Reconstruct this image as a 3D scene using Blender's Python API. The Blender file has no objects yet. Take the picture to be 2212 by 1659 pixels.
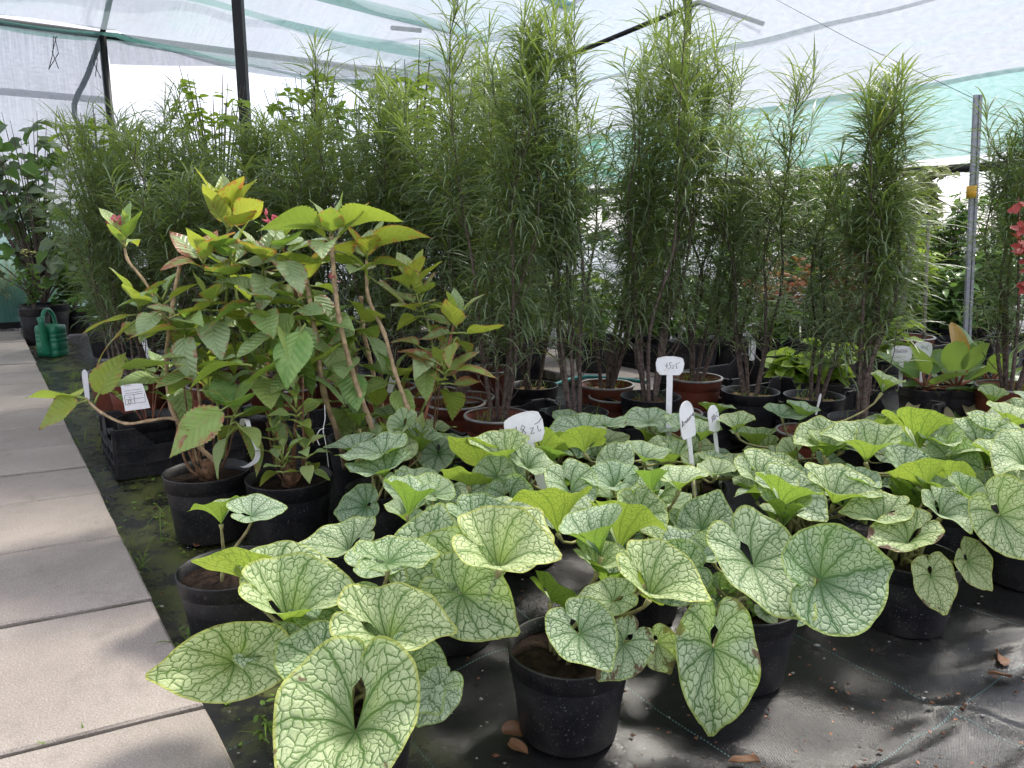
import bpy, math, random
import numpy as np
from mathutils import Vector, Matrix

R = math.radians
sc = bpy.context.scene
# ------------------------------------------------------------------ camera
FPX, CX, CY = 1659.0, 1106.0, 829.5          # photo measured on a 2212 x 1659 grid
CAMH, PITCH = 0.80, R(11.2)
cam_d = bpy.data.cameras.new('camera'); cam = bpy.data.objects.new('camera', cam_d)
sc.collection.objects.link(cam); sc.camera = cam
cam.location = (0, 0, CAMH); cam.rotation_euler = (R(90) - PITCH, 0, 0)
cam_d.sensor_fit = 'HORIZONTAL'; cam_d.sensor_width = 36; cam_d.lens = 36 * FPX / 2212
cam_d.clip_start = 0.05; cam_d.clip_end = 400
cam_d.dof.use_dof = False
# ------------------------------------------------------------------ sky, sun, exposure
SUN_AZ, SUN_EL = R(42), R(51)                 # azimuth from +Y towards +X
w = bpy.data.worlds.new('World'); sc.world = w; w.use_nodes = True
wn = w.node_tree; bg = wn.nodes['Background']
sky = wn.nodes.new('ShaderNodeTexSky'); sky.sky_type = 'NISHITA'; sky.sun_disc = False
sky.sun_elevation = SUN_EL; sky.sun_rotation = SUN_AZ
tc = wn.nodes.new('ShaderNodeTexCoord')
cn = wn.nodes.new('ShaderNodeTexNoise'); cn.inputs['Scale'].default_value = 2.2; cn.inputs['Detail'].default_value = 5
wn.links.new(tc.outputs['Generated'], cn.inputs['Vector'])
cr = wn.nodes.new('ShaderNodeMapRange'); cr.inputs['From Min'].default_value = 0.3; cr.inputs['From Max'].default_value = 0.55
cr.inputs['To Min'].default_value = 0.5; cr.inputs['To Max'].default_value = 0.95
wn.links.new(cn.outputs['Fac'], cr.inputs['Value'])
cm = wn.nodes.new('ShaderNodeMix'); cm.data_type = 'RGBA'
wn.links.new(cr.outputs['Result'], cm.inputs[0]); wn.links.new(sky.outputs['Color'], cm.inputs[6])
cm.inputs[7].default_value = (3.95, 3.97, 4.5, 1)
wn.links.new(cm.outputs[2], bg.inputs['Color']); bg.inputs['Strength'].default_value = 0.11
sl = bpy.data.lights.new('sun', 'SUN'); sl.energy = 1.6; sl.angle = R(10); sl.color = (1, 0.95, 0.86)
sun = bpy.data.objects.new('sun', sl); sc.collection.objects.link(sun)
sdir = Vector((math.sin(SUN_AZ) * math.cos(SUN_EL), math.cos(SUN_AZ) * math.cos(SUN_EL), math.sin(SUN_EL)))
sun.rotation_euler = sdir.to_track_quat('Z', 'Y').to_euler(); sun.location = (6, 6, 8)
sc.view_settings.view_transform = 'Standard'; sc.view_settings.look = 'None'
sc.view_settings.exposure = 1.7; sc.view_settings.gamma = 1; sc.view_settings.use_curve_mapping = False
sc.render.engine = 'CYCLES'
sc.cycles.max_bounces = 5; sc.cycles.transparent_max_bounces = 10; sc.cycles.transmission_bounces = 3
sc.cycles.diffuse_bounces = 2; sc.cycles.use_adaptive_sampling = True; sc.cycles.adaptive_threshold = 0.04; sc.cycles.use_denoising = True
sc.cycles.sample_clamp_indirect = 6

rnd = random.Random(7)
C = sc.collection
# ------------------------------------------------------------------ geometry of the view
fw = Vector((0, math.cos(PITCH), -math.sin(PITCH))); up = Vector((0, math.sin(PITCH), math.cos(PITCH)))
def ray(x, y): return fw + Vector((1, 0, 0)) * ((x - CX) / FPX) - up * ((y - CY) / FPX)
def P(x, y, Y):
    d = ray(x, y); return Vector((0, 0, CAMH)) + d * (Y / d.y)
def G(x, y, z=0.0):
    d = ray(x, y); return Vector((0, 0, CAMH)) + d * ((z - CAMH) / d.z)
UD = Vector((-0.568, 0.823, 0)); WD = Vector((0.823, 0.568, 0))      # along the path / across it
def UW(u, ww, z=0.0): return UD * u + WD * ww + Vector((0, 0, z))
UANG = math.atan2(UD.y, UD.x)
def ez(i): return Vector((i * 0, 0, 1))
# ------------------------------------------------------------------ objects
WM = {}
def link(o, parent=None, world=None):
    C.objects.link(o)
    world = world or Matrix()
    WM[o] = world
    if parent is not None:
        o.parent = parent; o.matrix_basis = WM[parent].inverted() @ world
    else:
        o.matrix_basis = world
    return o
def tag(o, label, cat=None, group=None, kind=None):
    if label: o['label'] = label
    if cat: o['category'] = cat
    if group: o['group'] = group
    if kind: o['kind'] = kind
    return o
def thing(name, label, cat, loc, group=None, rz=0.0):
    o = bpy.data.objects.new(name, None); o.empty_display_size = 0.05
    link(o, None, Matrix.Translation(loc) @ Matrix.Rotation(rz, 4, 'Z'))
    return tag(o, label, cat, group)
def inst(name, mesh, parent, world, color=None):
    o = bpy.data.objects.new(name, mesh); link(o, parent, world)
    if color: o.color = color
    return o
class MB:
    def __init__(s): s.v = []; s.f = []; s.uv = None; s.at = {}
    def add(s, vs, fs):
        b = len(s.v); s.v.extend([tuple(q) for q in vs]); s.f.extend([tuple(i + b for i in f) for f in fs]); return b
    def box(s, c, d, M=None):
        x, y, z = d[0] / 2, d[1] / 2, d[2] / 2
        vs = [Vector((a, b, e)) for a in (-x, x) for b in (-y, y) for e in (-z, z)]
        vs = [(M @ q if M else q) + Vector(c) for q in vs]
        s.add(vs, [(0, 1, 3, 2), (4, 6, 7, 5), (0, 4, 5, 1), (2, 3, 7, 6), (0, 2, 6, 4), (1, 5, 7, 3)]); return s
    def tube(s, pts, rad, n=6, cap=True):
        pts = [Vector(p) for p in pts]; m = len(pts)
        if not hasattr(rad, '__len__'): rad = [rad] * m
        ref = None; vs = []
        for i, p in enumerate(pts):
            t = (pts[min(i + 1, m - 1)] - pts[max(i - 1, 0)])
            if t.length < 1e-9: t = Vector((0, 0, 1))
            t.normalize()
            if ref is None: ref = t.orthogonal().normalized()
            ref = (ref - t * ref.dot(t))
            ref = ref.normalized() if ref.length > 1e-6 else t.orthogonal().normalized()
            bi = t.cross(ref)
            for k in range(n):
                a = 2 * math.pi * k / n; vs.append(p + (ref * math.cos(a) + bi * math.sin(a)) * rad[i])
        fs = [(i * n + k, i * n + (k + 1) % n, (i + 1) * n + (k + 1) % n, (i + 1) * n + k) for i in range(m - 1) for k in range(n)]
        if cap: fs += [tuple(range(n - 1, -1, -1)), tuple((m - 1) * n + k for k in range(n))]
        s.add(vs, fs); return s
    def lathe(s, prof, n=40, c=(0, 0, 0), sx=1, sy=1, closed=False):
        vs = []
        for r_, z in prof:
            for k in range(n):
                a = 2 * math.pi * k / n; vs.append((c[0] + r_ * math.cos(a) * sx, c[1] + r_ * math.sin(a) * sy, c[2] + z))
        m = len(prof)
        fs = [(i * n + k, i * n + (k + 1) % n, (i + 1) * n + (k + 1) % n, (i + 1) * n + k) for i in range(m - 1) for k in range(n)]
        if closed: fs += [tuple(range(n - 1, -1, -1)), tuple((m - 1) * n + k for k in range(n))]
        s.add(vs, fs); return s
    def prism(s, poly, th, M=None):
        n = len(poly)
        vs = [Vector((x, y, -th / 2)) for x, y in poly] + [Vector((x, y, th / 2)) for x, y in poly]
        if M: vs = [M @ q for q in vs]
        s.add(vs, [tuple(range(n - 1, -1, -1)), tuple(range(n, 2 * n))] + [(i, (i + 1) % n, n + (i + 1) % n, n + i) for i in range(n)]); return s
    def mesh(s, name, mat, smooth=True):
        me = bpy.data.meshes.new(name); me.from_pydata(s.v, [], s.f)
        if smooth: me.polygons.foreach_set('use_smooth', [True] * len(me.polygons))
        if s.uv:
            ul = me.uv_layers.new(name='UVMap'); idx = np.empty(len(me.loops), dtype=np.int32); me.loops.foreach_get('vertex_index', idx)
            ul.data.foreach_set('uv', np.array(s.uv, dtype=np.float32)[idx].ravel())
        for k, a in s.at.items():
            t = me.attributes.new(k, 'FLOAT', 'POINT'); t.data.foreach_set('value', np.array(a, dtype=np.float32))
        if mat: me.materials.append(mat)
        me.update(); return me
    def build(s, name, mat, parent=None, world=None, smooth=True, color=None):
        """verts are in `world` space (default: the parent's own space)"""
        if world is None: world = WM[parent] if parent is not None else Matrix()
        o = bpy.data.objects.new(name, s.mesh(name, mat, smooth)); link(o, parent, world)
        if color: o.color = color
        return o
    def buildw(s, name, mat, parent=None, smooth=True, color=None):
        """verts are in scene space; origin moved to the parent's origin"""
        o0 = WM[parent].translation.copy() if parent is not None else (Vector(s.v[0]) if s.v else Vector())
        s.v = [tuple(Vector(q) - o0) for q in s.v]
        return s.build(name, mat, parent, Matrix.Translation(o0), smooth, color)
def bez(p0, p1, p2, p3, n=8):
    r = []
    for i in range(n + 1):
        t = i / n; a = 1 - t
        r.append(p0 * a ** 3 + p1 * 3 * a * a * t + p2 * 3 * a * t * t + p3 * t ** 3)
    return r
def smooth_path(pts, k=4):
    pts = [Vector(p) for p in pts]; out = []
    for i in range(len(pts) - 1):
        a = pts[max(i - 1, 0)]; b = pts[i]; c = pts[i + 1]; d = pts[min(i + 2, len(pts) - 1)]
        for j in range(k):
            t = j / k
            out.append(0.5 * ((2 * b) + (c - a) * t + (2 * a - 5 * b + 4 * c - d) * t * t + (3 * b - a - 3 * c + d) * t ** 3))
    out.append(pts[-1]); return out
# ------------------------------------------------------------------ materials
def nd(nt, typ, ins=None, **pr):
    n = nt.nodes.new(typ)
    for k, v in pr.items(): setattr(n, k, v)
    for k, v in (ins or {}).items():
        s = n.inputs[k]
        if isinstance(v, bpy.types.NodeSocket): nt.links.new(v, s)
        else: s.default_value = v
    return n
def mth(nt, op, a, b=0.0, clamp=False):
    n = nt.nodes.new('ShaderNodeMath'); n.operation = op; n.use_clamp = clamp
    for i, v in enumerate((a, b)):
        if isinstance(v, bpy.types.NodeSocket): nt.links.new(v, n.inputs[i])
        else: n.inputs[i].default_value = v
    return n.outputs[0]
def ss(nt, x, lo, hi, a=0.0, b=1.0):
    n = nd(nt, 'ShaderNodeMapRange', {'Value': x, 'From Min': lo, 'From Max': hi, 'To Min': a, 'To Max': b}, interpolation_type='SMOOTHSTEP')
    return n.outputs[0]
def mx(nt, f, a, b, bt='MIX'):
    n = nt.nodes.new('ShaderNodeMix'); n.data_type = 'RGBA'; n.blend_type = bt
    for i, v in ((0, f), (6, a), (7, b)):
        if isinstance(v, bpy.types.NodeSocket): nt.links.new(v, n.inputs[i])
        else: n.inputs[i].default_value = (*v, 1) if (i and len(v) == 3) else v
    return n.outputs[2]
def noise(nt, vec, scale, detail=3, rough=0.5):
    n = nd(nt, 'ShaderNodeTexNoise', {'Scale': scale, 'Detail': detail, 'Roughness': rough})
    if vec is not None: nt.links.new(vec, n.inputs['Vector'])
    return n.outputs['Fac']
def newmat(name):
    m = bpy.data.materials.new(name); m.use_nodes = True; nt = m.node_tree
    for n in list(nt.nodes): nt.nodes.remove(n)
    out = nt.nodes.new('ShaderNodeOutputMaterial'); return m, nt, out
def finish(nt, out, col, rough=0.5, spec=0.4, bump=None, bstr=0.3, bdist=0.002, transl=None, tfac=0.3, metal=0.0):
    p = nd(nt, 'ShaderNodeBsdfPrincipled', {'Base Color': col if isinstance(col, bpy.types.NodeSocket) else (*col, 1),
           'Roughness': rough, 'Specular IOR Level': spec, 'Metallic': metal})
    if bump is not None:
        b = nd(nt, 'ShaderNodeBump', {'Height': bump, 'Strength': bstr, 'Distance': bdist}); nt.links.new(b.outputs[0], p.inputs['Normal'])
    sh = p.outputs[0]
    if transl is not None:
        t = nd(nt, 'ShaderNodeBsdfTranslucent', {'Color': transl if isinstance(transl, bpy.types.NodeSocket) else (*transl, 1)})
        x = nd(nt, 'ShaderNodeMixShader', {0: tfac}); nt.links.new(sh, x.inputs[1]); nt.links.new(t.outputs[0], x.inputs[2]); sh = x.outputs[0]
    nt.links.new(sh, out.inputs['Surface'])
MAT = {}
def plain(name, col, rough=0.5, spec=0.4, nscale=20, namt=0.25, bstr=0.2, dirt=None, metal=0.0, dist=0.002):
    m, nt, out = newmat(name); co = nd(nt, 'ShaderNodeTexCoord').outputs['Object']
    n1 = noise(nt, co, nscale, 5, 0.6)
    c = mx(nt, ss(nt, n1, 0.3, 0.7), tuple(x * (1 - namt) for x in col), tuple(min(1, x * (1 + namt)) for x in col))
    if dirt:
        n2 = noise(nt, co, nscale * 0.35, 6, 0.7); c = mx(nt, ss(nt, n2, 0.52, 0.72), c, dirt)
    finish(nt, out, c, rough, spec, n1, bstr, dist, metal=metal); MAT[name] = m; return m

def m_brunnera():
    m, nt, out = newmat('silver_leaf')
    uv = nd(nt, 'ShaderNodeUVMap').outputs[0]; oi = nd(nt, 'ShaderNodeObjectInfo')
    s = nd(nt, 'ShaderNodeSeparateXYZ', {0: uv}); u, v = s.outputs[0], s.outputs[1]
    pc = nd(nt, 'ShaderNodeSeparateColor', {0: oi.outputs['Color']}); yel, brn, drk = pc.outputs[0], pc.outputs[1], pc.outputs[2]
    rr = nd(nt, 'ShaderNodeAttribute', attribute_name='rr').outputs['Fac']
    r = mth(nt, 'SQRT', mth(nt, 'ADD', mth(nt, 'MULTIPLY', u, u), mth(nt, 'MULTIPLY', v, v)))
    th = mth(nt, 'ARCTAN2', v, u)
    wob = noise(nt, uv, 5, 2)
    th2 = mth(nt, 'MULTIPLY', th, mth(nt, 'ADD', 1.0, mth(nt, 'MULTIPLY', r, 0.35)))
    th2 = mth(nt, 'ADD', th2, mth(nt, 'MULTIPLY', mth(nt, 'SUBTRACT', wob, 0.5), 0.35))
    d1 = mth(nt, 'MULTIPLY', r, mth(nt, 'PINGPONG', th2, 0.36))
    v1 = mth(nt, 'POWER', ss(nt, d1, 0.0, 0.034, 1.0, 0.0), 1.4)
    g1 = ss(nt, d1, 0.0, 0.11, 1.0, 0.0)
    # warped coordinates for the reticulate network
    rp = mth(nt, 'POWER', r, 0.8)
    off = mth(nt, 'MULTIPLY', oi.outputs['Random'], 37.0)
    vs_ = mth(nt, 'ADD', 0.85, mth(nt, 'MULTIPLY', mth(nt, 'FRACT', mth(nt, 'MULTIPLY', oi.outputs['Random'], 13.7)), 0.4)); wx = mth(nt, 'MULTIPLY', mth(nt, 'MULTIPLY', rp, 0.98), vs_); wy = mth(nt, 'MULTIPLY', mth(nt, 'MULTIPLY', th2, 0.58), vs_)
    cv = nd(nt, 'ShaderNodeCombineXYZ', {0: wx, 1: wy, 2: off}).outputs[0]
    nz = nd(nt, 'ShaderNodeTexNoise', {'Vector': cv, 'Scale': 7.0, 'Detail': 2}).outputs['Color']
    cv2 = nd(nt, 'ShaderNodeVectorMath', {0: cv, 1: nd(nt, 'ShaderNodeVectorMath', {0: nz, 1: (0.09, 0.09, 0)}, operation='MULTIPLY').outputs[0]}, operation='ADD').outputs[0]
    e1 = nd(nt, 'ShaderNodeTexVoronoi', {'Vector': cv2, 'Scale': 7.5}, feature='DISTANCE_TO_EDGE', voronoi_dimensions='2D').outputs['Distance']
    offv = nd(nt, 'ShaderNodeVectorMath', {0: cv2, 1: nd(nt, 'ShaderNodeCombineXYZ', {0: off, 1: off}).outputs[0]}, operation='ADD').outputs[0]
    e1 = nd(nt, 'ShaderNodeTexVoronoi', {'Vector': offv, 'Scale': 9.0}, feature='DISTANCE_TO_EDGE', voronoi_dimensions='2D').outputs['Distance']
    e2 = nd(nt, 'ShaderNodeTexVoronoi', {'Vector': offv, 'Scale': 20.0}, feature='DISTANCE_TO_EDGE', voronoi_dimensions='2D').outputs['Distance']
    v2 = mth(nt, 'POWER', ss(nt, e1, 0.0, 0.15, 1.0, 0.0), 1.6); v3 = mth(nt, 'POWER', ss(nt, e2, 0.0, 0.12, 0.6, 0.0), 1.5)
    vein = mth(nt, 'MAXIMUM', mth(nt, 'MAXIMUM', v1, v2), v3)
    # green spreads from the petiole and the main veins, and along the rim
    core = mth(nt, 'MULTIPLY', ss(nt, r, 0.05, 0.40, 1.0, 0.0), 0.6)
    core = mth(nt, 'MAXIMUM', core, mth(nt, 'MULTIPLY', g1, 0.42))
    patch = ss(nt, noise(nt, offv, 3.0, 3), 0.45, 0.8, 0.0, 0.3)
    grn = mth(nt, 'MAXIMUM', mth(nt, 'MAXIMUM', vein, core), patch)
    grn = mth(nt, 'ADD', grn, mth(nt, 'MULTIPLY', mth(nt, 'ADD', drk, mth(nt, 'MULTIPLY', oi.outputs['Random'], 0.3)), 0.45), True)
    silver = mx(nt, yel, (0.58, 0.70, 0.50), (0.72, 0.80, 0.40))
    green = mx(nt, yel, (0.05, 0.14, 0.045), (0.11, 0.21, 0.04))
    col = mx(nt, grn, silver, green)
    rim = ss(nt, rr, 0.93, 0.985)
    col = mx(nt, mth(nt, 'MULTIPLY', rim, 0.8), col, mx(nt, yel, (0.26, 0.38, 0.08), (0.58, 0.58, 0.12)))
    bn = noise(nt, offv, 2.6, 4, 0.65)
    bmask = mth(nt, 'MULTIPLY', ss(nt, mth(nt, 'ADD', mth(nt, 'ADD', bn, mth(nt, 'MULTIPLY', rr, 0.35)), mth(nt, 'MULTIPLY', brn, 0.45)), 1.07, 1.13), ss(nt, brn, 0.02, 0.1))
    spots = ss(nt, nd(nt, 'ShaderNodeTexVoronoi', {'Vector': offv, 'Scale': 9.0}, voronoi_dimensions='2D').outputs['Distance'], 0.05, 0.1, 0.0, 0.0)
    col = mx(nt, bmask, col, (0.13, 0.065, 0.05))
    under = mx(nt, yel, (0.18, 0.31, 0.06), (0.29, 0.40, 0.06))
    under = mx(nt, mth(nt, 'MULTIPLY', vein, 0.85), under, mx(nt, yel, (0.09, 0.18, 0.04), (0.17, 0.26, 0.035)))
    bf = nd(nt, 'ShaderNodeNewGeometry').outputs['Backfacing']
    fin = mx(nt, bf, col, under)
    tr = mx(nt, mth(nt, 'MULTIPLY', vein, 0.7), mx(nt, yel, (0.28, 0.45, 0.06), (0.42, 0.54, 0.07)), (0.10, 0.2, 0.03))
    h = mth(nt, 'SUBTRACT', 1.0, mth(nt, 'MAXIMUM', ss(nt, e1, 0.0, 0.25, 1.0, 0.0), v1))
    finish(nt, out, fin, 0.52, 0.35, h, 0.35, 0.005, tr, 0.38); return m

def m_hydrangea():
    m, nt, out = newmat('toothed_leaf')
    uv = nd(nt, 'ShaderNodeUVMap').outputs[0]; oi = nd(nt, 'ShaderNodeObjectInfo')
    s = nd(nt, 'ShaderNodeSeparateXYZ', {0: uv}); u, v = s.outputs[0], s.outputs[1]
    pc = nd(nt, 'ShaderNodeSeparateColor', {0: oi.outputs['Color']}); yel, red, pale = pc.outputs[0], pc.outputs[1], pc.outputs[2]
    rr = nd(nt, 'ShaderNodeAttribute', attribute_name='rr').outputs['Fac']
    off = mth(nt, 'MULTIPLY', oi.outputs['Random'], 29.0)
    vec = nd(nt, 'ShaderNodeVectorMath', {0: uv, 1: nd(nt, 'ShaderNodeCombineXYZ', {0: off, 1: off}).outputs[0]}, operation='ADD').outputs[0]
    av = mth(nt, 'ABSOLUTE', v)
    q = mth(nt, 'SUBTRACT', u, mth(nt, 'MULTIPLY', av, 0.75)); q = mth(nt, 'ADD', q, mth(nt, 'MULTIPLY', mth(nt, 'MULTIPLY', av, av), 0.5))
    lat = mth(nt, 'PINGPONG', mth(nt, 'MULTIPLY', q, 8.0), 0.5)
    lv = ss(nt, lat, 0.0, 0.09, 1.0, 0.0)
    mid = ss(nt, av, 0.006, 0.018, 1.0, 0.0)
    vein = mth(nt, 'MAXIMUM', mth(nt, 'MULTIPLY', lv, 0.55), mid)
    n1 = noise(nt, vec, 3.0, 4, 0.6)
    g = mx(nt, ss(nt, n1, 0.35, 0.65), (0.18, 0.37, 0.09), (0.34, 0.52, 0.16))
    g = mx(nt, yel, g, mx(nt, ss(nt, n1, 0.35, 0.65), (0.40, 0.44, 0.05), (0.30, 0.40, 0.06)))
    g = mx(nt, pale, g, (0.48, 0.60, 0.38))
    g = mx(nt, mth(nt, 'MULTIPLY', vein, 0.5), g, mx(nt, yel, (0.26, 0.36, 0.13), (0.55, 0.55, 0.18)))
    n2 = noise(nt, vec, 4.5, 5, 0.7)
    rm = mth(nt, 'ADD', mth(nt, 'ADD', mth(nt, 'MULTIPLY', rr, 0.26), mth(nt, 'MULTIPLY', n2, 1.25)), mth(nt, 'MULTIPLY', red, 0.42))
    rm = mth(nt, 'MULTIPLY', ss(nt, rm, 1.0, 1.18), ss(nt, red, 0.02, 0.15))
    rcol = mx(nt, ss(nt, noise(nt, vec, 11, 3), 0.4, 0.6), (0.42, 0.10, 0.05), (0.44, 0.17, 0.15))
    g = mx(nt, mth(nt, 'MULTIPLY', rm, 0.85), g, rcol)
    sp = nd(nt, 'ShaderNodeTexVoronoi', {'Vector': vec, 'Scale': 8.0}).outputs['Distance']
    spm = mth(nt, 'MULTIPLY', mth(nt, 'MULTIPLY', ss(nt, sp, 0.12, 0.2, 1.0, 0.0), ss(nt, noise(nt, vec, 2.0, 2), 0.48, 0.58)), ss(nt, red, 0.1, 0.5))
    g = mx(nt, spm, g, (0.18, 0.045, 0.03))
    un = mx(nt, yel, (0.22, 0.36, 0.10), (0.42, 0.50, 0.08)); un = mx(nt, mth(nt, 'MULTIPLY', vein, 0.6), un, (0.34, 0.44, 0.17)); un = mx(nt, mth(nt, 'MULTIPLY', rm, 0.6), un, rcol)
    bf = nd(nt, 'ShaderNodeNewGeometry').outputs['Backfacing']
    fin = mx(nt, bf, g, un)
    tr = mx(nt, mth(nt, 'MULTIPLY', rm, 0.8), mx(nt, yel, (0.22, 0.38, 0.04), (0.55, 0.58, 0.06)), (0.6, 0.16, 0.06))
    h = mth(nt, 'SUBTRACT', ss(nt, lat, 0.0, 0.4), mid)
    finish(nt, out, fin, 0.38, 0.5, h, 0.5, 0.004, tr, 0.42); return m

def m_leaf(name, a, b, tr, tfac=0.3, rough=0.5, under=None, spec=0.35, yellow=None):
    m, nt, out = newmat(name); g = nd(nt, 'ShaderNodeNewGeometry'); rp = g.outputs['Random Per Island']
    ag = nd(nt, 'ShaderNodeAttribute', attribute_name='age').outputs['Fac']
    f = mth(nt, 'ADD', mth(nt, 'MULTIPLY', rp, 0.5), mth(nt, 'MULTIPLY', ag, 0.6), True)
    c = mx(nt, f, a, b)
    if yellow:
        fr = mth(nt, 'FRACT', mth(nt, 'MULTIPLY', rp, 17.3)); c = mx(nt, ss(nt, fr, 0.955, 0.965), c, yellow)
    if under: c = mx(nt, g.outputs['Backfacing'], c, under)
    finish(nt, out, c, rough, spec, None, transl=tr, tfac=tfac); MAT[name] = m; return m

def m_net(name, col, green, t0, t1, gr=0.35):
    m, nt, out = newmat(name); uv = nd(nt, 'ShaderNodeUVMap').outputs[0]
    st = nd(nt, 'ShaderNodeMapping', {'Vector': uv, 'Scale': (90, 3.0, 1)}).outputs[0]
    st2 = nd(nt, 'ShaderNodeMapping', {'Vector': uv, 'Scale': (14, 55, 1)}).outputs[0]
    n1 = noise(nt, st, 1.0, 3, 0.6); n2 = noise(nt, st2, 1.0, 3, 0.6); n3 = noise(nt, uv, 0.9, 4, 0.6)
    f = mth(nt, 'ADD', mth(nt, 'MULTIPLY', n1, 0.6), mth(nt, 'MULTIPLY', n2, 0.4))
    tf = ss(nt, f, 0.38, 0.64, t0, t1)
    ed = mth(nt, 'MULTIPLY', ss(nt, n3, 0.45, 0.7), gr)
    c = mx(nt, ed, col, green)
    d = nd(nt, 'ShaderNodeBsdfDiffuse', {'Color': c}); t = nd(nt, 'ShaderNodeBsdfTranslucent', {'Color': c})
    x = nd(nt, 'ShaderNodeMixShader', {0: 0.62}); nt.links.new(d.outputs[0], x.inputs[1]); nt.links.new(t.outputs[0], x.inputs[2])
    tp = nd(nt, 'ShaderNodeBsdfTransparent'); y = nd(nt, 'ShaderNodeMixShader', {0: tf})
    nt.links.new(x.outputs[0], y.inputs[1]); nt.links.new(tp.outputs[0], y.inputs[2]); nt.links.new(y.outputs[0], out.inputs['Surface'])
    MAT[name] = m; return m

def m_fabric():
    m, nt, out = newmat('weed_fabric'); co = nd(nt, 'ShaderNodeTexCoord').outputs['Object']
    rot = nd(nt, 'ShaderNodeMapping', {'Vector': co, 'Rotation': (0, 0, -UANG)}).outputs[0]
    s = nd(nt, 'ShaderNodeSeparateXYZ', {0: rot}); x, y = s.outputs[0], s.outputs[1]
    wv = mth(nt, 'MULTIPLY', mth(nt, 'SINE', mth(nt, 'MULTIPLY', x, 2600.0)), mth(nt, 'SINE', mth(nt, 'MULTIPLY', y, 1250.0)))
    n0 = noise(nt, co, 1.7, 6, 0.65); n1 = noise(nt, co, 9, 6, 0.7); n2 = noise(nt, co, 130, 3, 0.7)
    base = mx(nt, ss(nt, n0, 0.35, 0.7), (0.010, 0.010, 0.011), (0.022, 0.021, 0.02))
    base = mx(nt, ss(nt, n1, 0.56, 0.74), base, (0.045, 0.04, 0.036))
    base = mx(nt, mth(nt, 'MULTIPLY', ss(nt, wv, 0.2, 0.9), 0.25), base, (0.10, 0.10, 0.105))
    # teal guide threads woven into the fabric every 30 cm
    wy = mth(nt, 'ADD', y, mth(nt, 'MULTIPLY', noise(nt, co, 6, 2), 0.02)); wx = mth(nt, 'ADD', x, mth(nt, 'MULTIPLY', noise(nt, co, 5, 2), 0.02))
    ly = ss(nt, mth(nt, 'PINGPONG', mth(nt, 'ADD', wy, 0.08), 0.2), 0.0006, 0.0022, 1, 0)
    lx = ss(nt, mth(nt, 'PINGPONG', mth(nt, 'ADD', wx, 0.05), 0.3), 0.0006, 0.0022, 1, 0)
    dash = ss(nt, mth(nt, 'SINE', mth(nt, 'MULTIPLY', mth(nt, 'ADD', x, y), 900.0)), -0.2, 0.4)
    base = mx(nt, mth(nt, 'MULTIPLY', mth(nt, 'MULTIPLY', mth(nt, 'MAXIMUM', lx, ly), dash), 0.55), base, (0.12, 0.26, 0.25))
    # moss and silt along the path edge (w from 0.2 to 0.5)
    ge = mth(nt, 'SUBTRACT', 1.0, mth(nt, 'ABSOLUTE', mth(nt, 'DIVIDE', mth(nt, 'ADD', y, 0.36), 0.19)), True)
    moss = mth(nt, 'MULTIPLY', ss(nt, mth(nt, 'ADD', n1, mth(nt, 'MULTIPLY', n0, 0.5)), 0.66, 0.86), ge)
    base = mx(nt, moss, base, mx(nt, n2, (0.06, 0.085, 0.015), (0.12, 0.12, 0.03)))
    dust = ss(nt, n2, 0.66, 0.74); base = mx(nt, mth(nt, 'MULTIPLY', dust, 0.5), base, (0.16, 0.14, 0.12))
    rgh = mth(nt, 'ADD', ss(nt, n1, 0.3, 0.8, 0.12, 0.32), mth(nt, 'MULTIPLY', moss, 0.4))
    bh = mth(nt, 'ADD', mth(nt, 'MULTIPLY', wv, 0.2), mth(nt, 'ADD', mth(nt, 'MULTIPLY', n2, 0.5), mth(nt, 'MULTIPLY', n1, 1.5)))
    finish(nt, out, base, rgh, 0.36, bh, 0.4, 0.003); return m

def m_concrete():
    m, nt, out = newmat('concrete_slab'); co = nd(nt, 'ShaderNodeTexCoord').outputs['Object']; oi = nd(nt, 'ShaderNodeObjectInfo')
    off = nd(nt, 'ShaderNodeCombineXYZ', {0: mth(nt, 'MULTIPLY', oi.outputs['Random'], 50.0)}).outputs[0]
    v = nd(nt, 'ShaderNodeVectorMath', {0: co, 1: off}, operation='ADD').outputs[0]
    n0 = noise(nt, v, 3, 5, 0.6); n1 = noise(nt, v, 40, 4, 0.7); n2 = noise(nt, v, 320, 2, 0.6); n3 = noise(nt, v, 11, 5, 0.7)
    c = mx(nt, ss(nt, n0, 0.3, 0.7), (0.29, 0.252, 0.217), (0.385, 0.338, 0.295))
    c = mx(nt, mth(nt, 'MULTIPLY', oi.outputs['Random'], 0.35), c, (0.22, 0.19, 0.17))
    c = mx(nt, ss(nt, n2, 0.5, 0.72, 0, 0.55), c, (0.52, 0.46, 0.42)); c = mx(nt, ss(nt, n2, 0.46, 0.3, 0, 0.5), c, (0.15, 0.12, 0.105))
    c = mx(nt, ss(nt, n1, 0.55, 0.8, 0, 0.55), c, (0.17, 0.145, 0.125)); c = mx(nt, ss(nt, n3, 0.52, 0.75, 0, 0.5), c, (0.19, 0.17, 0.145)); c = mx(nt, ss(nt, noise(nt, v, 1.6, 6, 0.75), 0.5, 0.7, 0, 0.4), c, (0.2, 0.18, 0.155))
    z = nd(nt, 'ShaderNodeSeparateXYZ', {0: co}).outputs[2]
    low = mth(nt, 'MULTIPLY', ss(nt, z, 0.046, 0.034), ss(nt, n3, 0.38, 0.6)); c = mx(nt, low, c, (0.075, 0.08, 0.03))
    finish(nt, out, c, 0.85, 0.3, mth(nt, 'ADD', n2, mth(nt, 'MULTIPLY', n1, 0.8)), 0.5, 0.0018); return m

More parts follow.
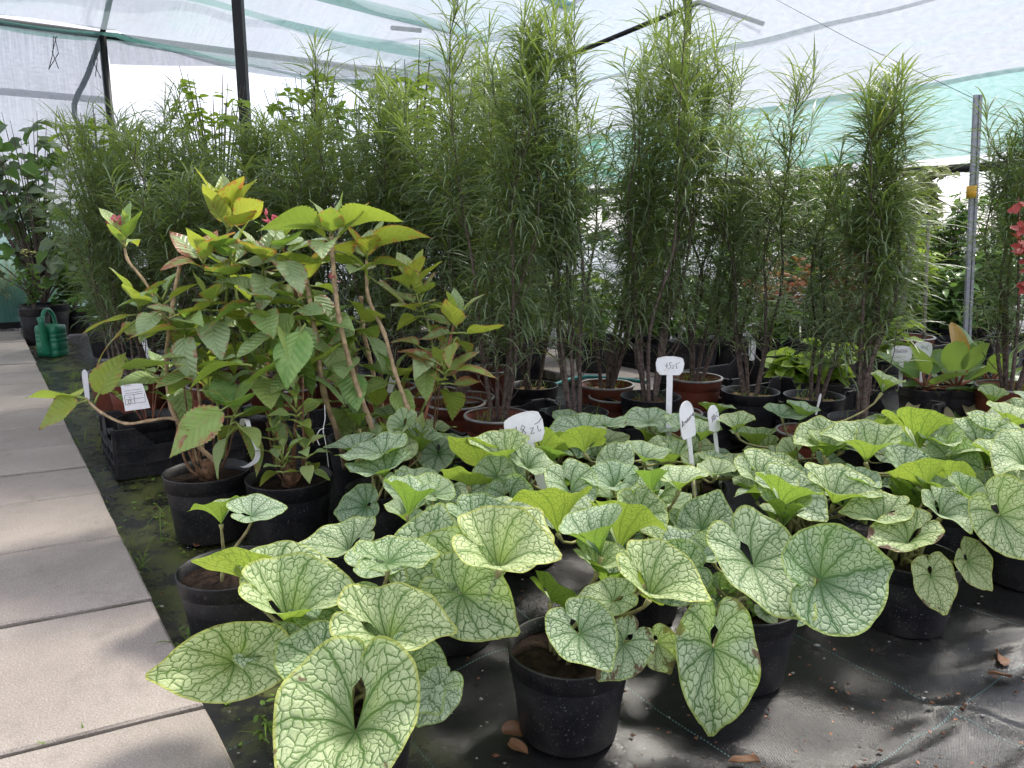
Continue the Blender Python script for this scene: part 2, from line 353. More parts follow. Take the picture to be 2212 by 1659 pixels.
def m_pot(name, col, speck, dust):
    m, nt, out = newmat(name); co = nd(nt, 'ShaderNodeTexCoord').outputs['Object']; oi = nd(nt, 'ShaderNodeObjectInfo')
    off = nd(nt, 'ShaderNodeCombineXYZ', {0: mth(nt, 'MULTIPLY', oi.outputs['Random'], 50.0)}).outputs[0]
    v = nd(nt, 'ShaderNodeVectorMath', {0: co, 1: off}, operation='ADD').outputs[0]
    n0 = noise(nt, v, 16, 5, 0.65); n1 = noise(nt, v, 260, 2, 0.6)
    z = nd(nt, 'ShaderNodeSeparateXYZ', {0: co}).outputs[2]
    c = mx(nt, ss(nt, n0, 0.40, 0.72, 0, 0.75), col, dust)
    c = mx(nt, mth(nt, 'MULTIPLY', ss(nt, z, 0.09, 0.0), ss(nt, n0, 0.35, 0.6, 0.1, 0.6)), c, dust)
    c = mx(nt, ss(nt, noise(nt, nd(nt, 'ShaderNodeMapping', {'Vector': v, 'Scale': (40, 40, 5)}).outputs[0], 1.0, 4, 0.7), 0.56, 0.75, 0, 0.45), c, dust)
    c = mx(nt, ss(nt, n1, 0.65, 0.70, 0, 0.75), c, speck)
    finish(nt, out, c, 0.46, 0.4, n0, 0.12, 0.002); MAT[name] = m; return m

MB_ = m_brunnera(); MH = m_hydrangea()
m_leaf('narrow_leaf', (0.11, 0.17, 0.055), (0.29, 0.36, 0.11), (0.27, 0.37, 0.07), 0.42, 0.4, (0.19, 0.25, 0.14), 0.45, (0.5, 0.42, 0.08))
m_leaf('lime_leaf', (0.12, 0.23, 0.03), (0.30, 0.42, 0.05), (0.4, 0.55, 0.06), 0.42)
m_leaf('mid_leaf', (0.05, 0.12, 0.025), (0.14, 0.25, 0.05), (0.2, 0.35, 0.05), 0.35)
m_leaf('laurel_leaf', (0.07, 0.16, 0.04), (0.16, 0.28, 0.08), (0.2, 0.35, 0.06), 0.3, 0.28, (0.2, 0.28, 0.12), 0.6)
m_leaf('dark_needle', (0.012, 0.035, 0.014), (0.04, 0.08, 0.03), (0.04, 0.08, 0.02), 0.15)
m_leaf('pine_needle', (0.03, 0.085, 0.04), (0.10, 0.18, 0.09), (0.08, 0.15, 0.05), 0.2)
m_leaf('brown_needle', (0.2, 0.1, 0.03), (0.34, 0.18, 0.07), (0.3, 0.15, 0.05), 0.2)
m_leaf('variegated_leaf', (0.14, 0.24, 0.07), (0.62, 0.62, 0.38), (0.45, 0.5, 0.2), 0.35)
m_leaf('red_leaf', (0.32, 0.03, 0.03), (0.48, 0.12, 0.10), (0.6, 0.08, 0.05), 0.35, 0.4, (0.42, 0.2, 0.2))
m_leaf('orange_leaf', (0.38, 0.09, 0.05), (0.5, 0.24, 0.12), (0.6, 0.2, 0.06), 0.35)
m_leaf('grey_leaf', (0.10, 0.15, 0.09), (0.22, 0.28, 0.18), (0.2, 0.3, 0.08), 0.25, 0.5, (0.15, 0.2, 0.1))
m_leaf('straw_leaf', (0.30, 0.28, 0.15), (0.45, 0.42, 0.26), (0.5, 0.48, 0.25), 0.35)
m_leaf('grass_blade', (0.09, 0.17, 0.03), (0.2, 0.3, 0.05), (0.25, 0.4, 0.05), 0.35)
m_leaf('bergenia_leaf', (0.10, 0.20, 0.055), (0.19, 0.30, 0.10), (0.3, 0.45, 0.06), 0.36, 0.32, (0.24, 0.34, 0.1), 0.55)
m_leaf('autumn_leaf', (0.42, 0.22, 0.04), (0.5, 0.33, 0.05), (0.75, 0.42, 0.05), 0.45, 0.35, (0.48, 0.27, 0.05), 0.5)
m_leaf('withered_leaf', (0.36, 0.31, 0.17), (0.44, 0.4, 0.22), (0.5, 0.45, 0.2), 0.3)
m_leaf('dry_leaf', (0.14, 0.07, 0.035), (0.24, 0.12, 0.06), (0.2, 0.1, 0.04), 0.15)
m_leaf('clover_leaf', (0.11, 0.22, 0.03), (0.2, 0.32, 0.05), (0.3, 0.45, 0.05), 0.35)
m_leaf('pink_petal', (0.5, 0.08, 0.14), (0.55, 0.28, 0.26), (0.6, 0.15, 0.2), 0.35)
FAB = m_fabric(); CONC = m_concrete()
m_pot('black_plastic', (0.010, 0.010, 0.013), (0.22, 0.21, 0.2), (0.04, 0.037, 0.036))
m_pot('terracotta_plastic', (0.15, 0.036, 0.02), (0.25, 0.14, 0.1), (0.14, 0.055, 0.035))
plain('grey_lip', (0.26, 0.25, 0.24), 0.5)
plain('soil', (0.018, 0.011, 0.008), 0.95, 0.15, 60, 0.6, 0.9, (0.045, 0.028, 0.018), dist=0.006)
plain('chip_mulch', (0.12, 0.075, 0.04), 0.9, 0.2, 120, 0.6, 0.9, (0.22, 0.17, 0.07), dist=0.005)
plain('cane', (0.40, 0.29, 0.175), 0.75, 0.2, 45, 0.35, 0.6, (0.25, 0.15, 0.09))
plain('old_wood', (0.16, 0.09, 0.05), 0.8, 0.2, 70, 0.5, 0.7)
plain('green_stem', (0.22, 0.27, 0.07), 0.6, 0.3, 30, 0.3, 0.2)
plain('red_stem', (0.24, 0.10, 0.06), 0.6, 0.3, 30, 0.4, 0.2)
plain('bark', (0.115, 0.085, 0.072), 0.85, 0.2, 90, 0.5, 0.8, (0.2, 0.17, 0.15))
plain('petiole_skin', (0.25, 0.24, 0.10), 0.6, 0.3, 25, 0.45, 0.2, (0.16, 0.08, 0.06))
plain('white_plastic', (0.76, 0.755, 0.76), 0.45, 0.4, 40, 0.05, 0.08, (0.56, 0.53, 0.47))
plain('ink', (0.03, 0.03, 0.035), 0.6)
plain('green_plastic', (0.012, 0.15, 0.075), 0.38, 0.5, 25, 0.15, 0.1)
plain('dark_steel', (0.012, 0.012, 0.013), 0.5, 0.4, 20, 0.3, 0.2)
plain('galvanised', (0.27, 0.28, 0.31), 0.45, 0.5, 25, 0.2, 0.15, metal=0.5)
plain('yellow_tape', (0.6, 0.33, 0.03), 0.5)
plain('teal_hose', (0.03, 0.22, 0.2), 0.45)
plain('stone', (0.32, 0.3, 0.28), 0.8, 0.3, 60, 0.4, 0.4)
plain('wood_stake', (0.2, 0.19, 0.16), 0.8, 0.2, 40, 0.3, 0.5)
plain('bark_chip', (0.11, 0.05, 0.028), 0.85, 0.2, 60, 0.5, 0.5)
plain('cream_flower', (0.6, 0.6, 0.22), 0.7)
m_net('net_white', (0.29, 0.32, 0.345), (0.20, 0.345, 0.31), 0.31, 0.44, 0.6)
m_net('net_green', (0.18, 0.42, 0.36), (0.22, 0.45, 0.39), 0.2, 0.36)
# ================================================================== SETTING
RIDGES = [(.55, .72, .022, .009, .15, .95), (.48, .66, .016, .007, .3, 1.1), (.6, .50, .025, .009, .3, 1.0), (.5, .80, .018, .007, .45, 1.3), (.4, .97, .02, .007, .6, 1.5), (-.5, 1.55, .02, .007, .55, 1.1), (.3, 1.12, .02, .006, .7, 1.6), (.7, .40, .02, .008, .5, 1.0), (.2, 1.0, .02, .006, -.3, .3)]
def ground():
    def axis(lo, hi, d0, d1, step):
        a = list(np.arange(d0, d1 + 1e-6, step)); x = d0; s = step
        left = []
        while x > lo: s *= 1.35; x -= s; left.append(x)
        x = d1; s = step; right = []
        while x < hi: s *= 1.35; x += s; right.append(x)
        return left[::-1] + a + right
    xs = axis(-150, 150, -1.2, 1.8, 0.014); ys = axis(-60, 250, 0.75, 2.6, 0.014)
    rs = np.random.RandomState(3); ks = [(rs.uniform(2, 12), rs.uniform(-1, 1), rs.uniform(0, 6.28), rs.uniform(0.4, 1)) for _ in range(16)]
    b = MB(); vs = []
    for y in ys:
        for x in xs:
            z = 0.0
            if -1.6 < x < 3 and 0.4 < y < 4:
                for k, d, p, a in ks: z += 0.0024 * a * math.sin(k * 3.2 * (x * (0.4 + 0.6 * d) + y * (1 - abs(d) * 0.5)) + p)
                for (sl_, c_, wd_, am, x0, x1) in RIDGES:
                    if x0 < x < x1: z += am * math.exp(-((x * sl_ - y + c_ + .012 * math.sin(x * 17 + c_ * 9)) / wd_) ** 2) * math.sin(math.pi * (x - x0) / (x1 - x0))
            vs.append((x, y, z - 0.006))
    nx = len(xs); fs = [(j * nx + i, j * nx + i + 1, (j + 1) * nx + i + 1, (j + 1) * nx + i) for j in range(len(ys) - 1) for i in range(nx - 1)]
    b.add(vs, fs); o = b.build('ground', FAB); tag(o, 'black woven weed fabric covering the nursery ground', kind='structure')
ground()
def slab_mesh(lu, lw, h, seed):
    rs = random.Random(seed); b = MB(); e = 0.004
    def ring(i, z, jit):
        x, y = lu / 2 - i, lw / 2 - i; n = 8; out = []
        for (ax, ay), (bx, by) in zip([(-x, -y), (x, -y), (x, y), (-x, y)], [(x, -y), (x, y), (-x, y), (-x, -y)]):
            for k in range(n):
                t = k / n; out.append((ax + (bx - ax) * t + rs.uniform(-jit, jit), ay + (by - ay) * t + rs.uniform(-jit, jit), z + rs.uniform(-jit, jit) * 0.4))
        return out
    r = [(x + .155 * y, y, z) for x, y, z in ring(0, 0, 0.0006) + ring(0.0, h - e, 0.001) + ring(e, h, 0.0012)]
    n = 32; fs = [(i * n + k, i * n + (k + 1) % n, (i + 1) * n + (k + 1) % n, (i + 1) * n + k) for i in range(2) for k in range(n)] + [tuple(2 * n + k for k in range(n))]
    b.add(r, fs); return b.mesh('slab', CONC, False)
def path(name, w0, w1, joints, label):
    o = bpy.data.objects.new(name, None); link(o, None, Matrix.Translation(UW(joints[0], w0))); tag(o, label, kind='structure')
    rs = random.Random(5)
    for i in range(len(joints) - 1):
        lu = joints[i + 1] - joints[i] - rs.uniform(0.008, 0.013)
        me = slab_mesh(lu, w1 - w0, 0.05, i)
        Mx = Matrix.Translation(UW((joints[i] + joints[i + 1]) / 2, (w0 + w1) / 2 + rs.uniform(-0.0015, 0.0015), -0.006 + rs.uniform(-0.003, 0.003))) @ Matrix.Rotation(UANG + rs.uniform(-0.0015, 0.0015), 4, 'Z') @ Matrix.Rotation(rs.uniform(-0.006, 0.006), 4, 'Y')
        inst('slab', me, o, Mx)
jt = [0.02, 0.42, 0.84, 1.262, 1.714, 2.125, 2.52, 2.84, 3.17]
while jt[-1] < 7.0: jt.append(jt[-1] + 0.36)
path('path', -0.42, 0.228, jt, 'pinkish grey concrete slab path beside the potted plants')
path('back_path', 2.56, 3.06, [-0.6 + 0.5 * i for i in range(14)], 'concrete slab path behind the tall shrubs')
# ------------------------------------------------------------------ shade tunnel
tun = thing('shade_tunnel', 'arched shade tunnel of pale green and white netting on dark pipes', 'shade tunnel', UW(3, 0, 0))
def net(name, mat, fn, nu, nv, su, sv):
    b = MB(); uv = []
    for j in range(nv + 1):
        for i in range(nu + 1):
            q = fn(i / nu, j / nv); b.v.append(tuple(q)); uv.append((i / nu * su, j / nv * sv))
    b.f = [(j * (nu + 1) + i, j * (nu + 1) + i + 1, (j + 1) * (nu + 1) + i + 1, (j + 1) * (nu + 1) + i) for j in range(nv) for i in range(nu)]
    b.uv = uv; return b.buildw(name, mat, tun)
def roof_z(u, ww):
    t = (ww - 0.8) / 3.6
    return 2.42 + 0.55 * max(0.0, 1 - t * t) * min(1, max(0, (8.0 - u) / 3.5)) 
edges_u = [7.62, 6.3, 5.1, 3.9, 3.1]
for i in range(len(edges_u) - 1):
    u0, u1 = edges_u[i], edges_u[i + 1] - 0.12
    def fn(a, bb, u0=u0, u1=u1, i=i):
        u = u0 + (u1 - u0) * bb; ww = -4.2 + 8.2 * a
        sag = 0.20 * math.sin(math.pi * bb) * (0.6 + 0.4 * math.sin(ww * 2.1 + i * 1.3)) + 0.03 * math.sin(ww * 7 + i) * math.sin(math.pi * bb)
        if i == 0 and ww > 1.2:                         # loose hanging front hem of the end strip
            sag += 0.22 * (1 - bb) ** 2 * abs(math.sin((ww - 1.1) * 1.15)) 
        return UW(u, ww, roof_z(u, ww) - sag + 0.012 * (i % 2))
    net('net_strip', MAT['net_white'], fn, 90, 14, 8.2, abs(u1 - u0))
for i, (u0, wd_) in enumerate([(7.58, .14), (6.75, .22), (6.1, .16), (5.0, .26), (3.75, .2)]):
    def fn(a, bb, u0=u0, wd_=wd_, i=i):
        ww = -4.2 + 8.2 * a; u = u0 + wd_ * (bb - .5) * (1 + .5 * math.sin(ww * 1.9 + i)) + .05 * math.sin(ww * 2.6 + i * 2)
        return UW(u, ww, roof_z(u, ww) - .05 - .04 * math.sin(ww * 2.1 + i * 1.3) - (.16 * abs(math.sin((ww - 1.1) * 1.15)) if i == 0 and ww > 1.2 else 0))
    net('net_hem', MAT['net_green'], fn, 90, 3, 8.2, wd_)
def arch(t): # right-hand side: from roof edge down the curve
    a = t * math.pi / 2 * 0.97
    return 3.97 + 1.38 * math.sin(a), 1.22 + (roof_z(3, 3.97) - 1.24) * math.cos(a)
for k, (t0, t1, mt) in enumerate([(0.0, 0.5, 'net_white'), (0.485, 0.77, 'net_white'), (0.755, 1.0, 'net_green')]):
    def fn(a, bb, t0=t0, t1=t1, k=k):
        u = 1.3 + 6.6 * a; ww, z = arch(t0 + (t1 - t0) * bb)
        return UW(u, ww - 0.02 * k + 0.03 * math.sin(u * 2.2 + k), z + 0.03 * math.sin(u * 1.5 + k * 2) * math.sin(math.pi * bb) + 0.006 * math.sin(u * 6))
    net('net_strip', MAT[mt], fn, 60, 16, 1.4, 6.6)
for k, (z0, z1, mt) in enumerate([(2.42, 1.86, 'net_white'), (1.92, 1.25, 'net_white'), (1.34, 0.86, 'net_white'), (0.95, 0.06, 'net_green')]):
    def fn(a, bb, z0=z0, z1=z1, k=k):
        ww = -4.4 + 5.45 * a
        return UW(7.55 + 0.03 * k + 0.05 * math.sin(ww * 3 + k) * math.sin(math.pi * bb), ww, z0 + (z1 - z0) * bb)
    net('net_strip', MAT[mt], fn, 50, 8, 5.4, abs(z1 - z0))
def fdr(a, bb):
    ww = 1.1 + 4.2 * a; hem = 2.16 + .13 * abs(math.sin((ww - 1.1) * 1.05 + .2)) ** 2
    return UW(7.63 + .05 * math.sin(ww * 4) * bb - .12 * bb, ww, 2.43 + (hem - 2.43) * bb)
net('net_drape', MAT['net_white'], fdr, 60, 6, 4.2, .3)
def fnl(a, bb):
    return UW(-2 + 9.6 * a, -4.25 + 0.05 * math.sin(a * 30), 2.42 - 2.3 * bb)

def pipe(pts, r, name='pipe', n=8):
    b = MB(); b.tube(pts, r, n); return b.buildw(name, MAT['dark_steel'], tun)
pipe([UW(7.62, -4.3, 2.43), UW(7.62, -1.5, 2.43), UW(7.62, 1.08, 2.42)], 0.030)
pipe([UW(7.62, 1.08, 2.42), UW(7.62, 3.0, 2.42), UW(7.62, 5.2, 2.40)], 0.030)
pipe(smooth_path([UW(7.62, 1.08, 1.3), UW(7.66, 0.82, 1.75), UW(7.64, 0.95, 2.1), UW(7.62, 1.08, 2.42), UW(7.1, 1.1, 2.62), UW(6.2, 1.12, 2.86), UW(5, 1.14, 2.98), UW(3, 1.15, 3.0)]), 0.022, 'purlin')
pipe(smooth_path([UW(7.7, 5.2, 1.25), UW(7.7, 5.0, 1.9), UW(7.7, 4.2, 2.42), UW(7.7, 3.4, 2.44)]), 0.024, 'hoop')
pipe([UW(1.3, 5.36, 1.21), UW(7.8, 5.36, 1.21)], 0.03, 'hem_pipe')
pipe([UW(7.7, 4.6, 2.22), P(1512, 4, 6.0)], 0.02, 'brace'); pipe([P(1512, 4, 6.0), P(1650, 52, 6.0)], 0.017, 'brace')
pipe([P(845, 60, 7.3), P(910, 66, 7.25)], 0.02, 'roller')
for (x, y, Y, hw) in [(521, 120, 5.4, 0.062), (1487, 40, 5.2, 0.034)]:
    q = P(x, y, Y); b = MB(); b.box((q.x, q.y, 1.45), (hw, hw, 2.92)); b.buildw('post', MAT['dark_steel'], tun, False)
q = UW(7.6, 1.08); b = MB(); b.tube([q, q + Vector((0, 0, 2.42))], 0.032, 8); b.buildw('post', MAT['dark_steel'], tun)
for x, y in [(65, 62), (68, 64), (160, 80), (165, 84), (72, 62)]:
    q = P(x, y, 6.1); b = MB(); b.tube([q + Vector((0, 0.3, 0.02)), q + Vector((rnd.uniform(-.05, .05), 0.3, -0.1)), q + Vector((rnd.uniform(-.09, .09), 0.3, -0.22))], 0.003, 4); b.buildw('tie_string', MAT['dark_steel'], tun)
# ================================================================== GENERATORS
def frame(n, t):
    n = n.normalized(); t = (t - n * t.dot(n))
    if t.length < 1e-4: t = n.orthogonal()
    t.normalize(); s = n.cross(t)
    return Matrix(((t.x, s.x, n.x), (t.y, s.y, n.y), (t.z, s.z, n.z))).to_4x4()
def az(a): return Vector((math.cos(R(a)), math.sin(R(a)), 0))
def orient(tilt, naz, tipaz):
    n = Vector((0, 0, 1)) * math.cos(R(tilt)) + az(naz) * math.sin(R(tilt))
    return frame(n, az(tipaz))
TH = [0, 6, 14, 26, 42, 60, 80, 100, 120, 138, 152, 163, 171, 177, 180]
RD = [1.07, .97, .885, .83, .79, .755, .73, .71, .70, .69, .67, .63, .56, .42, .22]
def brunnera_leaf(seed, cup=0.35, wave=0.05, droop=0.12, fold=0.0, tipf=1.0):
    rs = random.Random(seed); NS, NR = 64, 9
    ph = [rs.uniform(0, 6.28) for _ in range(4)]; b = MB(); uv = [(0, 0)]; rr = [0.0]; b.v = [(0, 0, 0)]
    asym = rs.uniform(-0.08, 0.08)
    for j in range(1, NR + 1):
        f = j / NR
        for k in range(NS):
            th = -180 + 360 * (k + 0.5) / NS; at = abs(th)
            ro = np.interp(at, TH, RD) * (1 + 0.012 * math.sin(5 * R(th) + ph[0]) + 0.005 * math.sin(17 * R(th) + ph[1]) + asym * math.sin(R(th)))
            if at < 20: ro *= 1 + (tipf - 1) * (1 - at / 20)
            r = ro * f; a = R(th); x, y = r * math.cos(a), r * math.sin(a)
            s = (at / 180) ** 1.3
            fun = min(1.0, max(0.0, (cup - .5) / .25)); prof = (1 - math.exp(-2.0 * r)) / .86 if fun > 0 else r ** 0.85
            z = cup * prof * ((0.42 + 0.95 * s) * (1 - fun) + fun * (0.85 + 0.35 * s)) - droop * max(0, x) ** 2.2 * 1.3
            z += wave * math.sin(3 * a + ph[2]) * r ** 1.6 + wave * 0.5 * math.sin(7 * a + ph[3]) * f ** 3
            z += fold * abs(y) ** 1.2
            if at > 150: y += math.copysign(0.075 * math.sin(math.pi * min(1, f * 1.25)) * ((at - 150) / 30) ** 2, th) - (math.copysign(0.05 * f * ((at - 150) / 30), th) if f > .6 else 0)
            # lobes swing together as the funnel closes
            k2 = 1 - 0.35 * cup * r
            b.v.append((x * (1 - 0.12 * cup * r), y * k2, z)); uv.append((x, y)); rr.append(f)
    for k in range(NS):
        if k != NS - 1: b.f.append((0, 1 + k, 1 + (k + 1) % NS))
    for j in range(NR - 1):
        for k in range(NS - 1):
            a = 1 + j * NS + k; c = 1 + j * NS + (k + 1) % NS; b.f.append((a, a + NS, c + NS, c))
    b.uv = uv; b.at['rr'] = rr; return b.mesh('leaf', MB_)
POTM = {}
def pot_mesh(r, h, mat, flare=0.8):
    key = (round(r, 3), round(h, 3), mat)
    if key in POTM: return POTM[key]
    b = MB(); rb = r * flare; pr = [(0.0, 0.0), (rb - 0.006, 0.0), (rb, 0.005), (r * 0.925, h * 0.76), (r * 0.93, h * 0.775), (r * 0.968, h * 0.785), (r * 0.985, h * 0.97), (r, h * 0.985), (r, h), (r * 0.965, h), (r * 0.955, h * 0.8), (r * 0.9, h * 0.55)]
    b.lathe(pr, 44); POTM[key] = b.mesh('pot', MAT[mat]); return POTM[key]
LIPM = {}
def soil_mesh(r, seed, mat):
    rs = random.Random(seed); b = MB(); n = 26; b.v = [(0, 0, 0.006)]
    for j in range(1, 6):
        for k in range(n):
            a = 6.2832 * k / n; rr_ = r * j / 5; b.v.append((rr_ * math.cos(a), rr_ * math.sin(a), rs.uniform(-0.005, 0.006) if j < 5 else -0.004))
    b.f = [(0, 1 + k, 1 + (k + 1) % n) for k in range(n)] + [(1 + j * n + k, 1 + (j + 1) * n + k, 1 + (j + 1) * n + (k + 1) % n, 1 + j * n + (k + 1) % n) for j in range(4) for k in range(n)]
    return b.mesh('soil', MAT[mat])
SOILS = {}
def add_pot(t, r=0.1, h=0.15, mat='black_plastic', soil='soil', rz=0.0, tiltx=0.0):
    o0 = WM[t]
    inst('pot', pot_mesh(r, h, mat), t, o0 @ Matrix.Rotation(rz, 4, 'Z') @ Matrix.Rotation(tiltx, 4, 'X'))
    k = (round(r, 3), soil)
    if k not in SOILS: SOILS[k] = soil_mesh(r * 0.945, int(r * 1000), soil)
    inst('soil', SOILS[k], t, o0 @ Matrix.Translation((0, 0, h * 0.86)) @ Matrix.Rotation(rz, 4, 'Z'))
    if mat == 'terracotta_plastic':
        if k not in LIPM:
            b = MB(); b.lathe([(r * 0.96, 0.0), (r * 1.03, -0.002), (r * 1.04, 0.003), (r * 1.02, 0.006), (r * 0.955, 0.005)], 40); LIPM[k] = b.mesh('lip', MAT['grey_lip'])
        inst('lip', LIPM[k], t, o0 @ Matrix.Translation((0, 0, h)))
# ------------------------------------------------------------------ silver-leaved plants
class Plant: pass
PL = {}
def silver(key, loc, label, r=0.1, h=0.15, group='silver-leaved plants in black pots'):
    t = thing('silver_leaf_plant', label, 'potted plant', loc, group); add_pot(t, r, h, rz=rnd.uniform(0, 6))
    p = Plant(); p.t = t; p.loc = Vector(loc); p.h = h; p.r = r; PL[key] = p; return p
lseed = [100]
def sleaf(key, pos, L, tilt, naz, tipaz, cup=0.35, yel=0.3, brn=0.0, drk=0.0, wave=0.06, droop=0.12, fold=0.0, base=None, rad=0.0032, ws=1.0):
    p = PL[key]; lseed[0] += 1
    me = brunnera_leaf(lseed[0], cup, wave, droop, fold)
    M4 = orient(tilt, naz, tipaz); Wm = Matrix.Translation(pos) @ M4 @ Matrix.Diagonal((L, L * ws, L, 1))
    lf = inst('leaf', me, p.t, Wm, (yel, brn, drk, 1))
    rs = random.Random(lseed[0] * 3)
    b0 = base or (p.loc + Vector((rs.uniform(-.03, .03), rs.uniform(-.03, .03), p.h * 0.84)))
    n = M4.to_3x3() @ Vector((0, 0, 1)); d = (Vector(pos) - b0).length
    low = n * 0.3 + Vector((0, 0, 0.7))
    pts = bez(b0, b0 + Vector((0, 0, 1)) * d * 0.45, Vector(pos) - (n * 0.7 + Vector((0, 0, .3)) + (Vector(pos) - b0) * 0.5 / max(d, .01)) * d * 0.22, Vector(pos) - n * 0.001, 9)
    b = MB(); b.tube(pts, [rad * (1.25 - 0.45 * i / 9) for i in range(9)] + [rad * 1.7], 7)
    b.v = [tuple(Vector(q) - Vector(pos)) for q in b.v]
    o = bpy.data.objects.new('petiole', b.mesh('petiole', MAT['petiole_skin'])); link(o, lf, Matrix.Translation(pos))
    return lf
def potG(x, y, r=0.1, fl=0.8): q = G(x, y); q.y += r * fl; q.z = 0; return q
silver('B1', potG(480, 1418), 'silver-leaved plant with few leaves in wide black pot next to the path', 0.104, 0.148)
silver('B2', Vector((0.092, 1.13, 0)), 'silver-leaved plant in the front black pot with bare soil showing', 0.1, 0.15)
silver('B3', potG(1622, 1510), 'silver-leaved plant with two broad round leaves and green seedlings in its pot', 0.099, 0.15)
silver('B4', potG(1992, 1385), 'silver-leaved plant with browned yellow leaf hanging over its black pot', 0.099, 0.15)
silver('B5', potG(2255, 1285), 'silver-leaved plant cut off by the right picture edge', 0.1, 0.15)
silver('B6', Vector((-0.235, 0.985, 0)), 'frontmost silver-leaved plant with the biggest heart leaf at the bottom edge', 0.1, 0.15)
silver('B7', potG(822, 1195), 'silver-leaved plant in black pot in front of the toothed-leaf shrubs', 0.1, 0.15)
silver('B8', Vector((-0.12, 1.42, 0)), 'silver-leaved plant behind the frontmost one, with large upright leaves', 0.1, 0.15)
silver('B9', Vector((0.27, 1.52, 0)), 'silver-leaved plant with yellow leaf undersides behind the front pot', 0.1, 0.15)
silver('B10', Vector((0.66, 1.66, 0)), 'silver-leaved plant behind the two broad round leaves', 0.1, 0.15)
silver('B11', Vector((1.06, 1.80, 0)), 'silver-leaved plant behind the pot with the browned leaf', 0.1, 0.15)
silver('B12', Vector((0.03, 1.80, 0)), 'silver-leaved plant around the slanted 18 zł sign', 0.1, 0.15)
silver('B13', Vector((0.465, 1.94, 0)), 'silver-leaved plant in front of the upright name sign', 0.1, 0.15)
silver('B14', Vector((0.80, 2.06, 0)), 'silver-leaved plant with a tall pale leaf right of the name sign', 0.1, 0.15)
silver('B15', Vector((1.18, 2.14, 0)), 'silver-leaved plant in front of the thick-leaved plants', 0.1, 0.15)
silver('B16', Vector((0.16, 2.12, 0)), 'silver-leaved plant in front of the red pot behind the 18 zł sign', 0.1, 0.15)
silver('B17', Vector((0.52, 2.26, 0)), 'grey wilted silver-leaved plant below the 45 zł sign', 0.1, 0.15)
silver('B18', Vector((1.44, 1.98, 0)), 'silver-leaved plant at the far right of the middle row', 0.1, 0.15)
silver('B19', Vector((1.56, 2.30, 0)), 'silver-leaved plant under the thick-leaved plant with the orange leaf', 0.1, 0.15)
silver('B20', Vector((-0.235, 2.02, 0)), 'grey silver-leaved plant at the foot of the tan canes', 0.1, 0.15)
